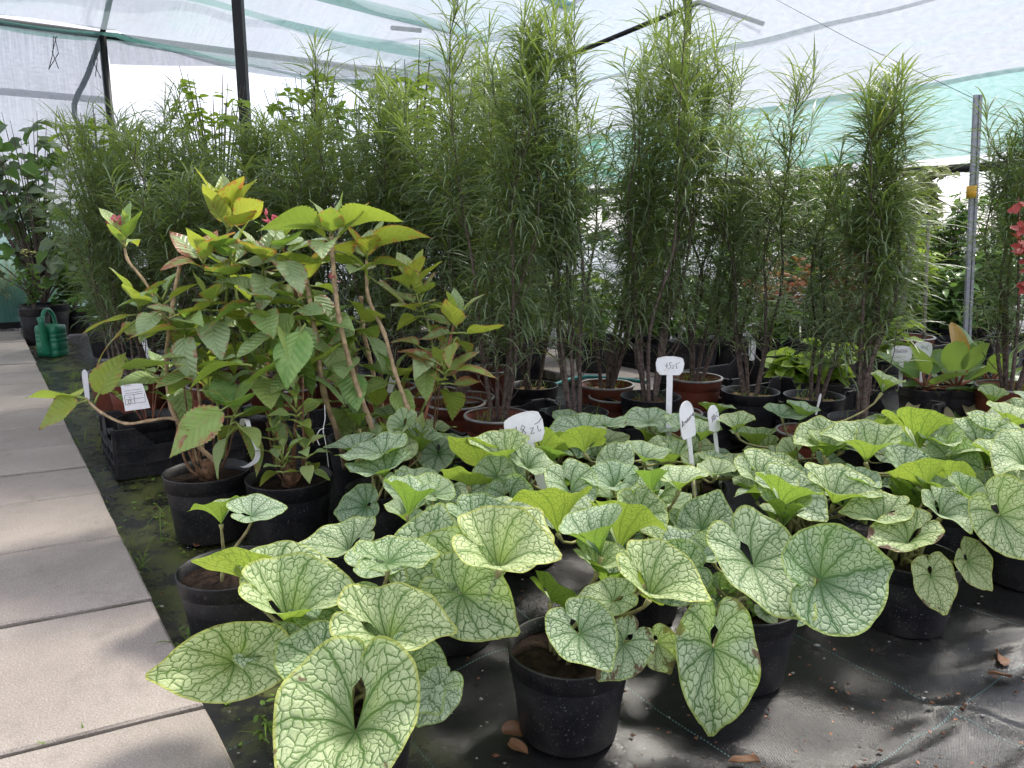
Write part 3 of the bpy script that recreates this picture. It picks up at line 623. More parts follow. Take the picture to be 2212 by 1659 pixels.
H = [ # pot, x, y, Y, L, tilt, naz, tipaz, cup, yel, brn, drk
 ('B6', 768, 1582, .86, .160, 46, -92, -100, .38, .62, .35, 0),
 ('B6', 505, 1432, .98, .13, 62, -60, 200, .35, .8, .30, 0, .7),
 ('B6', 628, 1358, 1.03, .128, 34, -70, 12, .62, .6, 0, 0),
 ('B6', 548, 1262, 1.10, .115, 68, 70, 205, .25, 1.0, .45, 0),
 ('B6', 606, 1262, 1.12, .105, 52, -90, 25, .35, .5, 0, 0),
 ('B6', 776, 1352, 1.02, .100, 44, -85, 235, .30, .15, 0, .2),
 ('B6', 842, 1392, .97, .120, 42, -120, -8, .45, .75, 0, 0),
 ('B6', 610, 1415, 1.0, .078, 60, -75, 190, .4, .25, 0, .1),
 ('B6', 880, 1440, .95, .085, 62, -80, -60, .2, .1, 0, .1),
 ('B6', 690, 1430, .93, .085, 55, -95, 150, .3, .3, 0, .25),
 ('B6', 945, 1490, .94, .06, 72, -60, -80, .2, .1, 0, 0),
 ('B8', 1005, 1240, 1.12, .128, 62, -95, 150, .28, .4, 0, .15),
 ('B8', 1078, 1232, 1.04, .112, 48, -100, -12, .55, .8, .1, 0),
 ('B8', 1000, 1285, 1.06, .112, 66, -92, -55, .2, .45, .15, .1),
 ('B8', 1095, 1195, 1.20, .125, 55, -88, 60, .3, .75, .12, 0),
 ('B8', 930, 1215, 1.22, .120, 64, -112, 70, .25, .3, 0, .25),
 ('B8', 752, 1192, 1.30, .105, 42, -88, 186, .35, .4, 0, 0),
 ('B8', 820, 1235, 1.24, .095, 48, -95, 40, .35, .15, 0, .2),
 ('B9', 1205, 1152, 1.34, .125, 26, 85, 172, .55, .9, .1, 0),
 ('B9', 1338, 1192, 1.30, .120, 36, 80, 20, .6, .85, 0, 0),
 ('B2', 1252, 1372, 1.04, .086, 50, -100, -62, .28, .25, 0, .15),
 ('B2', 1345, 1392, 1.05, .075, 68, -65, -96, .2, .25, .55, .1),
 ('B2', 1402, 1296, 1.10, .110, 28, -75, -38, .5, .75, .25, 0),
 ('B2', 1290, 1236, 1.18, .075, 22, -100, -20, .5, .6, 0, 0),
 ('B2', 1460, 1235, 1.20, .095, 64, -85, 200, .2, .05, 0, .55),
 ('B2', 1190, 1300, 1.15, .085, 60, 60, 20, .3, .4, 0, 0),
 ('B2', 1395, 1262, 1.16, .08, 70, 70, 60, .3, .95, .3, 0),
 ('B2', 1420, 1390, 1.08, .055, 70, -90, -80, .2, .7, .6, 0),
 ('B2', 1322, 1300, 1.10, .07, 55, -90, 180, .3, .5, 0, .1),
 ('B3', 1540, 1402, 1.06, .150, 76, -88, -88, .12, .25, .4, 0, .68),
 ('B3', 1628, 1224, 1.20, .148, 50, -90, -62, .30, .35, 0, .15),
 ('B3', 1772, 1252, 1.16, .150, 64, -82, 22, .22, .15, .06, .35),
 ('B3', 1560, 1290, 1.30, .08, 60, -90, -60, .3, .1, 0, .5),
 ('B3', 1690, 1300, 1.30, .085, 64, -70, -30, .2, .1, .1, .4),
 ('B3', 1650, 1325, 1.25, .035, 45, -90, -60, .2, .3, 0, 0),
 ('B4', 1960, 1175, 1.38, .105, 36, -110, 190, .35, .75, .5, 0),
 ('B4', 2010, 1245, 1.36, .085, 70, -85, -80, .15, .8, .4, 0),
 ('B4', 2090, 1215, 1.38, .085, 66, -70, -50, .15, .85, .35, 0),
 ('B4', 2030, 1120, 1.42, .085, 46, -95, -70, .45, .3, 0, .2),
 ('B4', 2085, 1085, 1.46, .085, 44, -80, -40, .45, .25, 0, .25),
 ('B4', 1900, 1130, 1.45, .10, 42, -95, 170, .4, .6, .1, 0),
 ('B4', 2000, 1060, 1.5, .09, 55, 80, 160, .5, .95, 0, 0),
 ('B4', 2060, 1060, 1.52, .08, 60, 75, 40, .5, .9, 0, 0),
 ('B5', 2160, 1115, 1.38, .125, 64, -95, -70, .2, .6, .05, 0),
 ('B5', 2212, 1010, 1.5, .12, 40, -90, -150, .4, .45, 0, 0),
 ('B5', 2230, 1080, 1.45, .12, 50, -90, 0, .3, .5, 0, 0),
 ('B1', 478, 1132, 1.44, .085, 20, 100, 178, .5, .45, 0, 0),
 ('B1', 545, 1116, 1.42, .083, 50, -82, 35, .3, .02, 0, .1),
 ('B20', 822, 985, 1.72, .128, 14, -90, -176, .28, .02, .12, 0),
 ('B7', 832, 1030, 1.66, .115, 24, -90, 170, .35, .0, 0, .25),
 ('B7', 868, 1075, 1.60, .080, 55, -85, -60, .45, .05, 0, .2),
 ('B7', 938, 1085, 1.60, .095, 50, -75, -30, .35, .0, 0, .3),
 ('B7', 790, 1095, 1.62, .09, 62, -110, 190, .3, .0, 0, .6),
 ('B7', 895, 1040, 1.72, .085, 40, -80, 60, .3, .05, 0, .3),
 ('B12', 1088, 1012, 1.66, .120, 34, -100, 150, .55, .55, 0, 0),
 ('B12', 1035, 1000, 1.70, .115, 72, 60, 215, .25, .9, .1, 0),
 ('B12', 1012, 1050, 1.6, .085, 60, 60, 200, .3, .85, .2, 0),
 ('B12', 1072, 1030, 1.62, .085, 66, -95, -130, .25, .25, 0, .3),
 ('B12', 1140, 1015, 1.64, .085, 50, -80, -20, .4, .25, 0, .2),
 ('B12', 1100, 1085, 1.58, .10, 62, -90, -80, .3, .05, 0, .35),
 ('B12', 1170, 975, 1.78, .09, 65, 70, 10, .4, .75, 0, 0),
 ('B12', 1232, 1066, 1.50, .098, 54, -94, -70, .38, .25, 0, .12),
 ('B13', 1325, 1005, 1.72, .085, 62, -85, 70, .3, .25, 0, .1),
 ('B13', 1262, 978, 1.78, .095, 60, 75, 170, .45, .8, 0, 0),
 ('B13', 1418, 1080, 1.58, .095, 48, -98, 215, .35, .25, 0, .15),
 ('B13', 1516, 1142, 1.46, .105, 60, -95, 70, .2, .2, 0, .25),
 ('B13', 1390, 1000, 1.8, .09, 30, -90, 20, .4, .15, 0, .2),
 ('B13', 1545, 1030, 1.7, .08, 50, -100, 90, .35, .45, 0, .1),
 ('B14', 1590, 935, 1.98, .095, 44, -110, 100, .45, .5, 0, 0),
 ('B14', 1690, 900, 2.1, .105, 30, -80, 20, .2, .0, 0, .25),
 ('B10', 1700, 1085, 1.5, .12, 56, -120, -60, .35, .3, 0, 0),
 ('B10', 1640, 1050, 1.55, .11, 40, -90, -50, .4, .45, 0, .1),
 ('B10', 1800, 1090, 1.52, .13, 30, -90, -10, .45, .5, .1, 0),
 ('B11', 1780, 985, 1.72, .115, 36, -92, 200, .5, .55, 0, 0),
 ('B11', 1870, 1000, 1.66, .13, 36, -100, 150, .55, .5, 0, 0),
 ('B11', 1985, 975, 1.72, .14, 32, 85, 20, .55, .7, 0, 0),
 ('B11', 1960, 1020, 1.62, .12, 50, -80, -30, .3, .1, 0, .25),
 ('B18', 2110, 975, 1.72, .135, 42, -90, -160, .4, .35, 0, 0),
 ('B18', 2050, 1000, 1.68, .115, 60, -95, -90, .25, .15, 0, .1),
 ('B18', 2160, 1020, 1.6, .12, 30, -90, 10, .4, .5, 0, 0),
 ('B18', 2180, 925, 1.85, .12, 40, -90, 30, .4, .55, 0, 0),
 ('B14', 1905, 848, 2.15, .09, 42, -60, 50, .5, .6, .05, 0),
 ('B15', 1880, 960, 1.9, .10, 40, 90, 180, .5, .7, 0, 0),
 ('B17', 1400, 915, 2.1, .12, 20, -90, 190, .2, .0, .25, .15),
 ('B17', 1480, 930, 2.05, .11, 28, -90, 0, .25, .0, .3, .1),
 ('B16', 1255, 935, 2.0, .12, 40, -70, 200, .2, .05, .1, .1),
 ('B16', 1310, 920, 2.05, .09, 30, -90, 60, .2, .0, .25, .2),
]
for (k, x, y, Y, L, ti, na, ta, cu, ye, br, dk, *ws) in H:
    sleaf(k, P(x, y, Y), L * (.9 if Y < 1.3 else .86), (ti * .92 if ti >= 60 else ti * (.5 if Y < 1.3 else .36)) if na < 0 else ti * .8, na, ta, cu * 1.35 + .06, min(1, ye + .05), br, dk, wave=rnd.uniform(.03, .09), droop=rnd.uniform(.05, .2), ws=ws[0] if ws else rnd.uniform(.88, 1.05))
# fill: further leaves growing lower and behind
for k, n in [('B3', 5), ('B4', 6), ('B5', 7), ('B6', 5), ('B7', 5), ('B8', 8), ('B9', 12), ('B10', 12), ('B11', 11), ('B12', 8), ('B13', 10), ('B14', 11), ('B15', 11), ('B16', 9), ('B17', 8), ('B18', 8), ('B19', 11), ('B20', 5), ('B2', 2)]:
    p = PL[k]; a0 = rnd.uniform(0, 360)
    for i in range(n):
        a = a0 + i * 137.5; low = i % 2
        rad = rnd.uniform(.06, .14); z = p.h + (rnd.uniform(.03, .09) if low else rnd.uniform(.09, .17))
        if k in ('B12', 'B13', 'B14', 'B15', 'B16', 'B17', 'B19'): z -= .05
        if k in ('B9', 'B10'): z -= .025
        if k in ('B2', 'B3', 'B4', 'B5', 'B6') : a = rnd.uniform(20, 160); rad *= .8
        q = p.loc + az(a) * rad; q.z = z
        na = -90 + rnd.uniform(-70, 70) if rnd.random() < .84 else 90 + rnd.uniform(-50, 50)
        sleaf(k, q, rnd.uniform(.06, .095), rnd.uniform(0, 30), na, a + rnd.uniform(-50, 50), rnd.uniform(.3, .95), max(0, rnd.gauss(.27, .24)), (rnd.random() < .2) * rnd.uniform(.1, .4), max(0, rnd.gauss(.2, .15)), rnd.uniform(.03, .09), rnd.uniform(.05, .2))
# ------------------------------------------------------------------ toothed-leaf shrubs (mophead)
def toothed_mesh(seed, curl=0.25, fold=0.18, wid=0.30):
    rs = random.Random(seed); b = MB(); uv = []; rr = []; NL, NA = 32, 8
    ph = rs.uniform(0, 6.28); side = rs.uniform(-0.12, 0.12); tw = rs.uniform(-0.5, 0.5)
    for i in range(NL + 1):
        t = i / NL; wd = wid * (math.sin(math.pi * min(1, t ** 0.72 * 1.0)) ** 0.85) * (1 - 0.25 * t) * 1.12
        if t > 0.985: wd = 0.002
        tooth = 0.013 * (1 if i % 2 else -1) * (1 if 0.1 < t < 0.95 else 0)
        for j in range(NA + 1):
            s = -1 + 2 * j / NA; y = s * (wd + (tooth if abs(s) > 0.99 else 0)); x = t - (0.02 * (i % 2) if abs(s) > 0.99 else 0)
            ang = curl * t * 1.6
            zz = fold * abs(y) * (1 - 0.3 * t) * 1.4 + 0.02 * math.sin(9 * t + ph + s * 2) * abs(s) - 0.10 * (abs(s) ** 2.2) * wd
            px = x * math.cos(ang * 0.6); pz = -x * math.sin(ang) * 0.75 + zz + y * tw * t * 0.5
            b.v.append((px, y + side * t * t, pz)); uv.append((t, s * wd / max(wid, 0.01) * 0.5)); rr.append(max(abs(s) ** 2, (t - 0.55) * 2.0 if t > 0.55 else 0, 0))
    b.f = [(i * (NA + 1) + j, (i + 1) * (NA + 1) + j, (i + 1) * (NA + 1) + j + 1, i * (NA + 1) + j + 1) for i in range(NL) for j in range(NA)]
    b.uv = uv; b.at['rr'] = [min(1, r_) for r_ in rr]; return b.mesh('leaf', MH)
TM = [toothed_mesh(i, c, f, w_) for i, (c, f, w_) in enumerate([(.05, .3, .31), (.15, .2, .33), (.3, .25, .31), (.5, .3, .34), (.1, .5, .29), (.7, .2, .31), (.25, .1, .35), (-.2, .4, .31), (.35, .5, .28), (.15, .35, .37)])]
def hleaf(t, pos, L, azm, pitch, roll=0.0, yel=0.2, red=0.1, pale=0.0, v=None, pet=0.025):
    d = az(azm) * math.cos(R(pitch)) + Vector((0, 0, 1)) * math.sin(R(pitch))
    n = Vector((0, 0, 1)) * math.cos(R(pitch)) - az(azm) * math.sin(R(pitch))
    M4 = frame(n, d) @ Matrix.Rotation(R(roll), 4, 'X'); p1 = Vector(pos) + d * pet
    lf = inst('leaf', TM[v if v is not None else rnd.randrange(len(TM))], t, Matrix.Translation(p1) @ M4 @ Matrix.Scale(L, 4), (yel, red, pale, 1))
    b = MB(); b.tube([Vector(pos) - p1, Vector(pos) - p1 + d * pet * .5 + Vector((0, 0, .002)), d * 0.006], [.0032, .0026, .0022], 6)
    o = bpy.data.objects.new('petiole', b.mesh('petiole', MAT['green_stem'])); link(o, lf, Matrix.Translation(p1)); return lf
def cluster(t, pos, n, L, yel=.25, red=.15, pale=.1, pitch=25, seed=0, bias=None):
    rs = random.Random(seed + int(pos.x * 1000) + int(pos.z * 777)); a0 = rs.uniform(0, 90)
    for i in range(n):
        a = a0 + (i % 2) * 180 + (i // 2) * 90 + rs.uniform(-18, 18)
        if bias is not None and rs.random() < .35: a = bias + rs.uniform(-50, 50)
        lay = i // 2
        hleaf(t, pos - Vector((0, 0, 0.012 * lay)), L * rs.uniform(.75, 1.1) * (0.7 if lay == 0 else 1), a, pitch + 34 - 24 * lay + rs.uniform(-14, 14), rs.uniform(-25, 25),
              min(1, max(0, yel + rs.uniform(-.3, .4))), max(0, red + rs.uniform(-.15, .3)) if rs.random() < .65 else 0.0, max(0, pale + rs.uniform(-.2, .3)), pet=rs.uniform(.015, .035))
def stem(t, pts, r0, r1, mat='cane', name='stem', nodes=True):
    pp = smooth_path(pts, 5); m = len(pp); b = MB(); rad = []
    for i in range(m):
        r_ = (r0 + (r1 - r0) * i / (m - 1)) * .7; rad.append(r_ * (1.28 if nodes and i % 5 == 0 and 0 < i < m - 1 else 1))
    b.tube(pp, rad, 8); return b.buildw(name, MAT[mat], t)
def hyd(key, loc, label, r=0.11, h=0.18):
    t = thing('toothed_leaf_shrub', label, 'potted shrub', loc, 'toothed-leaf shrubs in black pots'); add_pot(t, r, h); return t
def PX(lst, Y): return [P(x, y, Y if not isinstance(Y, (list, tuple)) else Y[i]) for i, (x, y) in enumerate(lst)]
l1 = potG(430, 1182, .11); l2 = potG(612, 1200, .11); l3 = Vector((-.255, 2.12, 0)); l4 = Vector((-.46, 2.3, 0))
h1 = hyd('h1', l1, 'toothed-leaf shrub leaning over the path with one long sideways branch'); h2 = hyd('h2', l2, 'toothed-leaf shrub with light green young shoots at its woody base')
h3 = hyd('h3', l3, 'tall toothed-leaf shrub on three bare tan canes', .125, .17); h4 = hyd('h4', l4, 'toothed-leaf shrub with the topmost yellow leaves, behind the tan canes')
# woody bases
for t, l, n, sp in [(h1, l1, 9, .055), (h2, l2, 10, .05), (h3, l3, 5, .05), (h4, l4, 6, .05)]:
    hh = .155; rs = random.Random(int(l.x * 999))
    b = MB(); b.tube([l + Vector((0, 0, hh)), l + Vector((.005, 0, hh + .03)), l + Vector((0, .005, hh + .055))], [.022, .018, .010], 9); b.buildw('root_crown', MAT['old_wood'], t)
    for i in range(n):
        a = rs.uniform(0, 360); q = l + az(a) * rs.uniform(.008, .025); q.z = hh + .01
        stem(t, [q, q + az(a) * sp * .6 + Vector((0, 0, .05)), q + az(a) * sp + Vector((0, 0, rs.uniform(.12, .3)))], rs.uniform(.004, .007), .003, 'old_wood', 'stem', False)
# canes
stem(h1, PX([(470, 1000), (415, 950), (370, 880), (360, 770), (374, 650), (391, 560)], 1.95), .0085, .0065)
stem(h1, PX([(440, 985), (420, 800), (345, 665), (310, 605), (275, 560), (268, 512)], 1.97), .006, .0045)
stem(h1, PX([(430, 1000), (400, 930), (372, 904), (320, 909), (272, 915), (222, 893), (185, 862)], [1.95, 1.9, 1.87, 1.85, 1.85, 1.86, 1.88]), .006, .0045)
stem(h1, PX([(475, 1000), (470, 800), (490, 640), (500, 520)], 2.0), .006, .0045, 'green_stem')
stem(h1, PX([(480, 990), (505, 900), (540, 850)], 1.85), .0055, .004, 'green_stem')
stem(h2, PX([(600, 1010), (580, 850), (560, 700), (570, 560)], 2.0), .006, .0045, 'green_stem')
stem(h2, PX([(630, 1010), (640, 900), (650, 760), (640, 640), (610, 530)], 1.98), .006, .0045, 'red_stem')
stem(h3, PX([(745, 1010), (733, 950), (700, 850), (682, 730), (662, 605)], [2.1, 2.02, 1.96, 1.95, 1.95]), .0115, .009)
stem(h3, PX([(850, 1060), (826, 985), (795, 900), (760, 800), (733, 690), (722, 600), (715, 505)], [2.05, 2.0, 1.95, 1.93, 1.93, 1.93, 1.93]), .0115, .0075)
stem(h3, PX([(880, 1020), (905, 965), (880, 880), (852, 800), (830, 720), (795, 640), (792, 560)], [2.06, 2.0, 1.97, 1.97, 1.97, 1.99, 2.0]), .0095, .006)
stem(h4, PX([(850, 960), (820, 860), (795, 760), (783, 700), (780, 640)], 2.2), .0095, .008)
stem(h3, PX([(885, 1010), (918, 900), (945, 800), (960, 770), (985, 690)], 2.02), .006, .004, 'red_stem')
stem(h3, PX([(905, 900), (935, 820), (930, 720), (905, 650)], 2.06), .005, .0035, 'green_stem')
stem(h4, PX([(660, 960), (640, 800), (655, 640), (700, 520)], 2.2), .006, .004, 'red_stem')
stem(h4, PX([(640, 960), (540, 760), (505, 600), (488, 470)], 2.2), .006, .004, 'green_stem')
CL = [ # shrub, x, y, Y, n, L, yel, red, pale, pitch
 (h4, 490, 475, 2.15, 4, .125, .8, .35, 0, 45), (h1, 505, 560, 1.98, 6, .135, .25, .2, .65, 12), (h1, 440, 560, 1.95, 4, .12, .6, .6, .2, 15),
 (h3, 716, 500, 1.93, 6, .135, .4, .2, .45, 22), (h3, 792, 555, 2.0, 6, .13, .5, .35, .25, 22), (h2, 608, 530, 1.96, 6, .14, .15, .1, .6, 10),
 (h2, 572, 560, 1.98, 6, .135, .2, .3, .4, 8), (h4, 660, 600, 2.15, 4, .13, .3, .2, .2, 0), (h1, 268, 515, 1.97, 3, .095, .3, .1, .1, 42),
 (h1, 300, 660, 1.96, 5, .12, .25, .35, .25, 5), (h1, 350, 650, 1.95, 5, .125, .2, .2, .2, -5), (h1, 400, 690, 1.9, 6, .125, .25, .35, .15, -10),
 (h1, 455, 650, 1.93, 6, .13, .3, .35, .2, -5), (h1, 560, 640, 1.92, 6, .13, .25, .3, .2, -8), (h2, 610, 700, 1.9, 6, .13, .05, .05, 0, -25),
 (h2, 640, 650, 1.92, 5, .13, .05, .1, 0, -30), (h2, 655, 780, 1.92, 5, .12, .1, .1, 0, -10), (h2, 560, 780, 1.9, 6, .13, .1, .15, .1, -5), (h1, 430, 790, 1.88, 5, .13, .25, .25, .15, -5),
 (h1, 505, 880, 1.8, 7, .125, .15, .2, .05, 5), (h1, 360, 800, 2.0, 4, .11, .1, .1, .1, -5), (h1, 470, 760, 1.95, 5, .12, .2, .2, .05, -10),
 (h3, 780, 690, 2.02, 5, .12, .3, .2, .1, -5), (h3, 760, 760, 2.0, 4, .115, .1, .05, 0, -30), (h3, 905, 655, 2.06, 6, .105, .35, .35, .25, 10), (h3, 890, 610, 2.1, 4, .105, .75, .25, 0, 30),
 (h3, 985, 690, 2.0, 7, .115, .45, .35, .1, 22), (h3, 960, 800, 2.0, 6, .11, .3, .5, .05, 15), (h3, 925, 760, 2.05, 5, .11, .4, .4, .05, -15), (h3, 850, 810, 2.02, 4, .105, .1, .1, 0, 0),
 (h4, 810, 880, 2.1, 5, .115, .08, .1, 0, 10), (h4, 740, 850, 2.15, 5, .12, .05, .05, 0, 0), (h4, 700, 720, 2.15, 5, .13, .05, .05, 0, -20), (h4, 770, 930, 2.05, 3, .08, .3, .1, 0, 20),
 (h2, 705, 690, 2.0, 5, .12, .1, .05, 0, -20), (h2, 640, 880, 1.86, 6, .07, .2, .1, 0, 25), (h2, 610, 990, 1.80, 5, .06, .25, .05, 0, 20), (h2, 660, 970, 1.82, 6, .058, .25, .25, 0, 15), (h2, 590, 930, 1.84, 4, .055, .2, .1, 0, 10),
 (h3, 905, 955, 1.95, 3, .08, .35, .1, 0, 20), (h3, 830, 955, 1.92, 3, .075, .4, .1, 0, 25), (h1, 520, 700, 2.0, 5, .12, .15, .3, .1, -15), (h1, 590, 860, 1.95, 4, .1, .4, .2, 0, -10)]
for i, (t, x, y, Y, n, L, ye, re, pa, pi_) in enumerate(CL): cluster(t, P(x, y, Y), n + 3, L * .92, min(1, ye * .8 + .14), re + .14, pa + .24, pi_ + 16, i)
for (t, x, y, Y, L, a, pi_, ro, ye, re, pa, v) in [
    (h4, 488, 475, 2.15, .135, 165, 62, 25, .95, .3, 0, 0), (h4, 492, 475, 2.15, .12, 40, 55, -30, .95, .25, 0, 0), (h4, 492, 478, 2.14, .12, -20, 20, -50, .9, .45, 0, 4),
    (h1, 188, 862, 1.88, .125, 176, 8, 20, .35, .05, .25, 1), (h1, 190, 866, 1.87, .12, 190, -14, -40, .8, .45, 0, 2), (h1, 205, 870, 1.87, .12, 35, 62, 60, .7, .4, 0, 4), (h1, 180, 862, 1.88, .09, 150, 12, 0, .9, .2, 0, 3),
    (h1, 500, 875, 1.74, .15, 218, -22, -30, .4, .6, .05, 6), (h3, 718, 500, 1.92, .15, 10, 32, -30, .45, .1, .6, 3), (h3, 792, 545, 1.98, .15, 15, 42, -40, .55, .55, .2, 5), (h3, 712, 500, 1.9, .15, 200, 22, 35, .3, .2, .6, 3),
    (h1, 300, 690, 1.9, .13, 225, -30, 20, .35, .75, 0, 6), (h1, 400, 790, 1.8, .14, 172, 4, 15, .2, .2, .4, 1), (h1, 545, 790, 1.78, .14, 178, 4, 10, .35, .1, .1, 3), (h2, 660, 700, 1.85, .15, 250, -40, 0, .03, .02, 0, 6),
    (h3, 965, 800, 1.98, .11, -12, 6, 10, .5, .75, 0, 2), (h3, 955, 790, 2.0, .1, 170, 25, 0, .35, .85, 0, 1), (h2, 655, 770, 1.84, .13, 195, -12, 20, .25, .15, .1, 6)]:
    hleaf(t, P(x, y, Y), L, a, pi_, ro, ye, re, pa, v)
# flower remains and leaf stubs
def petals(t, pos, n, s):
    b = MB(); rs = random.Random(n)
    for i in range(n):
        c = pos + Vector((rs.uniform(-s, s), rs.uniform(-s, s), rs.uniform(-s * .5, s))); Mx = frame(Vector((rs.uniform(-1, 1), rs.uniform(-1, 1), rs.uniform(.2, 1))), Vector((rs.uniform(-1, 1), rs.uniform(-1, 1), .1)))
        d = s * .7; b.add([c + Mx @ Vector(q) for q in [(0, 0, 0), (d, -d * .5, d * .2), (d * 1.5, 0, d * .4), (d, d * .5, d * .2)]], [(0, 1, 2, 3)])
    b.buildw('flower_head', MAT['pink_petal'], t)
petals(h1, P(256, 480, 1.97), 12, .014); petals(h1, P(590, 480, 1.98), 16, .018); petals(h3, P(716, 605, 1.9), 6, .012)
# ------------------------------------------------------------------ crates
def crate(loc, lx, ly, h, label, rz=UANG, group='black plastic crates', dip=0.62):
    t = thing('plastic_crate', label, 'crate', loc, group, rz); th = .005
    for sx, sy, L, ang in [(0, -1, lx, 0), (0, 1, lx, math.pi), (1, 0, ly, math.pi / 2), (-1, 0, ly, -math.pi / 2)]:
        b = MB(); a = L / 2; k = min(.08, L * .2)
        prof = [(-a, 0.004), (a, 0.004), (a, h), (a - k * .75, h), (a - k * 1.5, h * dip), (-a + k * 1.5, h * dip), (-a + k * .75, h), (-a, h)]
        M0 = Matrix.Translation((sx * (lx / 2), sy * (ly / 2), 0)) @ Matrix.Rotation(ang, 4, 'Z') @ Matrix.Rotation(math.pi / 2, 4, 'X')
        b.prism(prof, th, M0)
        for zz in (0.012, h * .33, h * .6): b.box((0, 0, 0), (0, 0, 0)) if False else b.add(*rib(M0, -a, a, zz, .006, .011))
        nv = max(3, int(L / .075))
        for i in range(nv + 1):
            x = -a + L * i / nv; top = h if (abs(x) > a - k * .75) else h * dip
            b.add(*rib(M0, x - .003, x + .003, top / 2 + .002, top / 2 - .004, .009))
        b.add(*rib(M0, -a + k * 1.5, a - k * 1.5, h * dip - .004, .006, .014)); b.add(*rib(M0, -a, -a + k * .75, h - .004, .006, .014)); b.add(*rib(M0, a - k * .75, a, h - .004, .006, .014))
        b.build('side_panel', MAT['black_plastic'], t, smooth=False)
    b = MB()
    nx, ny = int(lx / .035), int(ly / .035)
    for i in range(nx + 1): b.box((-lx / 2 + .003 + (lx - .006) * i / nx, 0, .006), (.008, ly - .012, .007))
    for j in range(ny + 1): b.box((0, -ly / 2 + .006 + (ly - .012) * j / ny, .0065), (lx - .012, .008, .005))
    b.build('bottom_grid', MAT['black_plastic'], t, smooth=False); return t
def rib(M0, x0, x1, zc, hz, d):
    vs = [M0 @ Vector((x, z, y)) for x in (x0, x1) for z in (zc - hz, zc + hz) for y in (.001, d)]
    return vs, [(0, 1, 3, 2), (4, 6, 7, 5), (0, 4, 5, 1), (2, 3, 7, 6), (0, 2, 6, 4), (1, 5, 7, 3)]
# crate beside the path with a small shrub
cr0 = G(258, 1040); c0 = cr0 + WD * .2 + UD * .15; c0.z = 0
crate(c0, .30, .40, .17, 'black crate beside the path holding a small shrub with a white tag')
h0 = hyd('h0', c0 + Vector((0, 0, .012)) - WD * .07, 'small toothed-leaf shrub standing in the crate beside the path', .105, .16)
lh = WM[h0].translation
for i in range(6):
    a = i * 60 + 20; q = lh + az(a) * .02; q.z += .14; e = q + az(a) * .05 + Vector((0, 0, .08 + .05 * (i % 3))); stem(h0, [q, (q + e) / 2 + Vector((0, 0, .01)), e], .004, .003, 'red_stem', 'stem', False); cluster(h0, e, 4, .075, .2, .3, 0, 5, i)
# ------------------------------------------------------------------ narrow-leaved columnar shrubs
def narrow_leaves(b, age, pos, azm, el, L, wd, bend, rs, ag):
    NSEG = 5; d_az = Vector((math.cos(azm), math.sin(azm), 0)); e = el; p = Vector(pos); side = Vector((-math.sin(azm), math.cos(azm), 0)); tw = rs.uniform(-.6, .6)
    sd = side * math.cos(tw) + Vector((0, 0, 1)) * math.sin(tw); base = len(b.v); st = L / NSEG
    for i in range(NSEG + 1):
        t = i / NSEG; w_ = wd * (math.sin(math.pi * (0.08 + 0.9 * t)) ** .7) * .5
        wob = 1 + .25 * math.sin(i * 2.4 + tw * 5)
        b.v.append(tuple(p - sd * w_ * wob)); b.v.append(tuple(p + sd * w_ * wob)); age += [ag, ag]
        p = p + (d_az * math.cos(e) + Vector((0, 0, 1)) * math.sin(e)) * st; e -= bend / NSEG
    b.f.extend([(base + 2 * i, base + 2 * i + 1, base + 2 * i + 3, base + 2 * i + 2) for i in range(NSEG)])
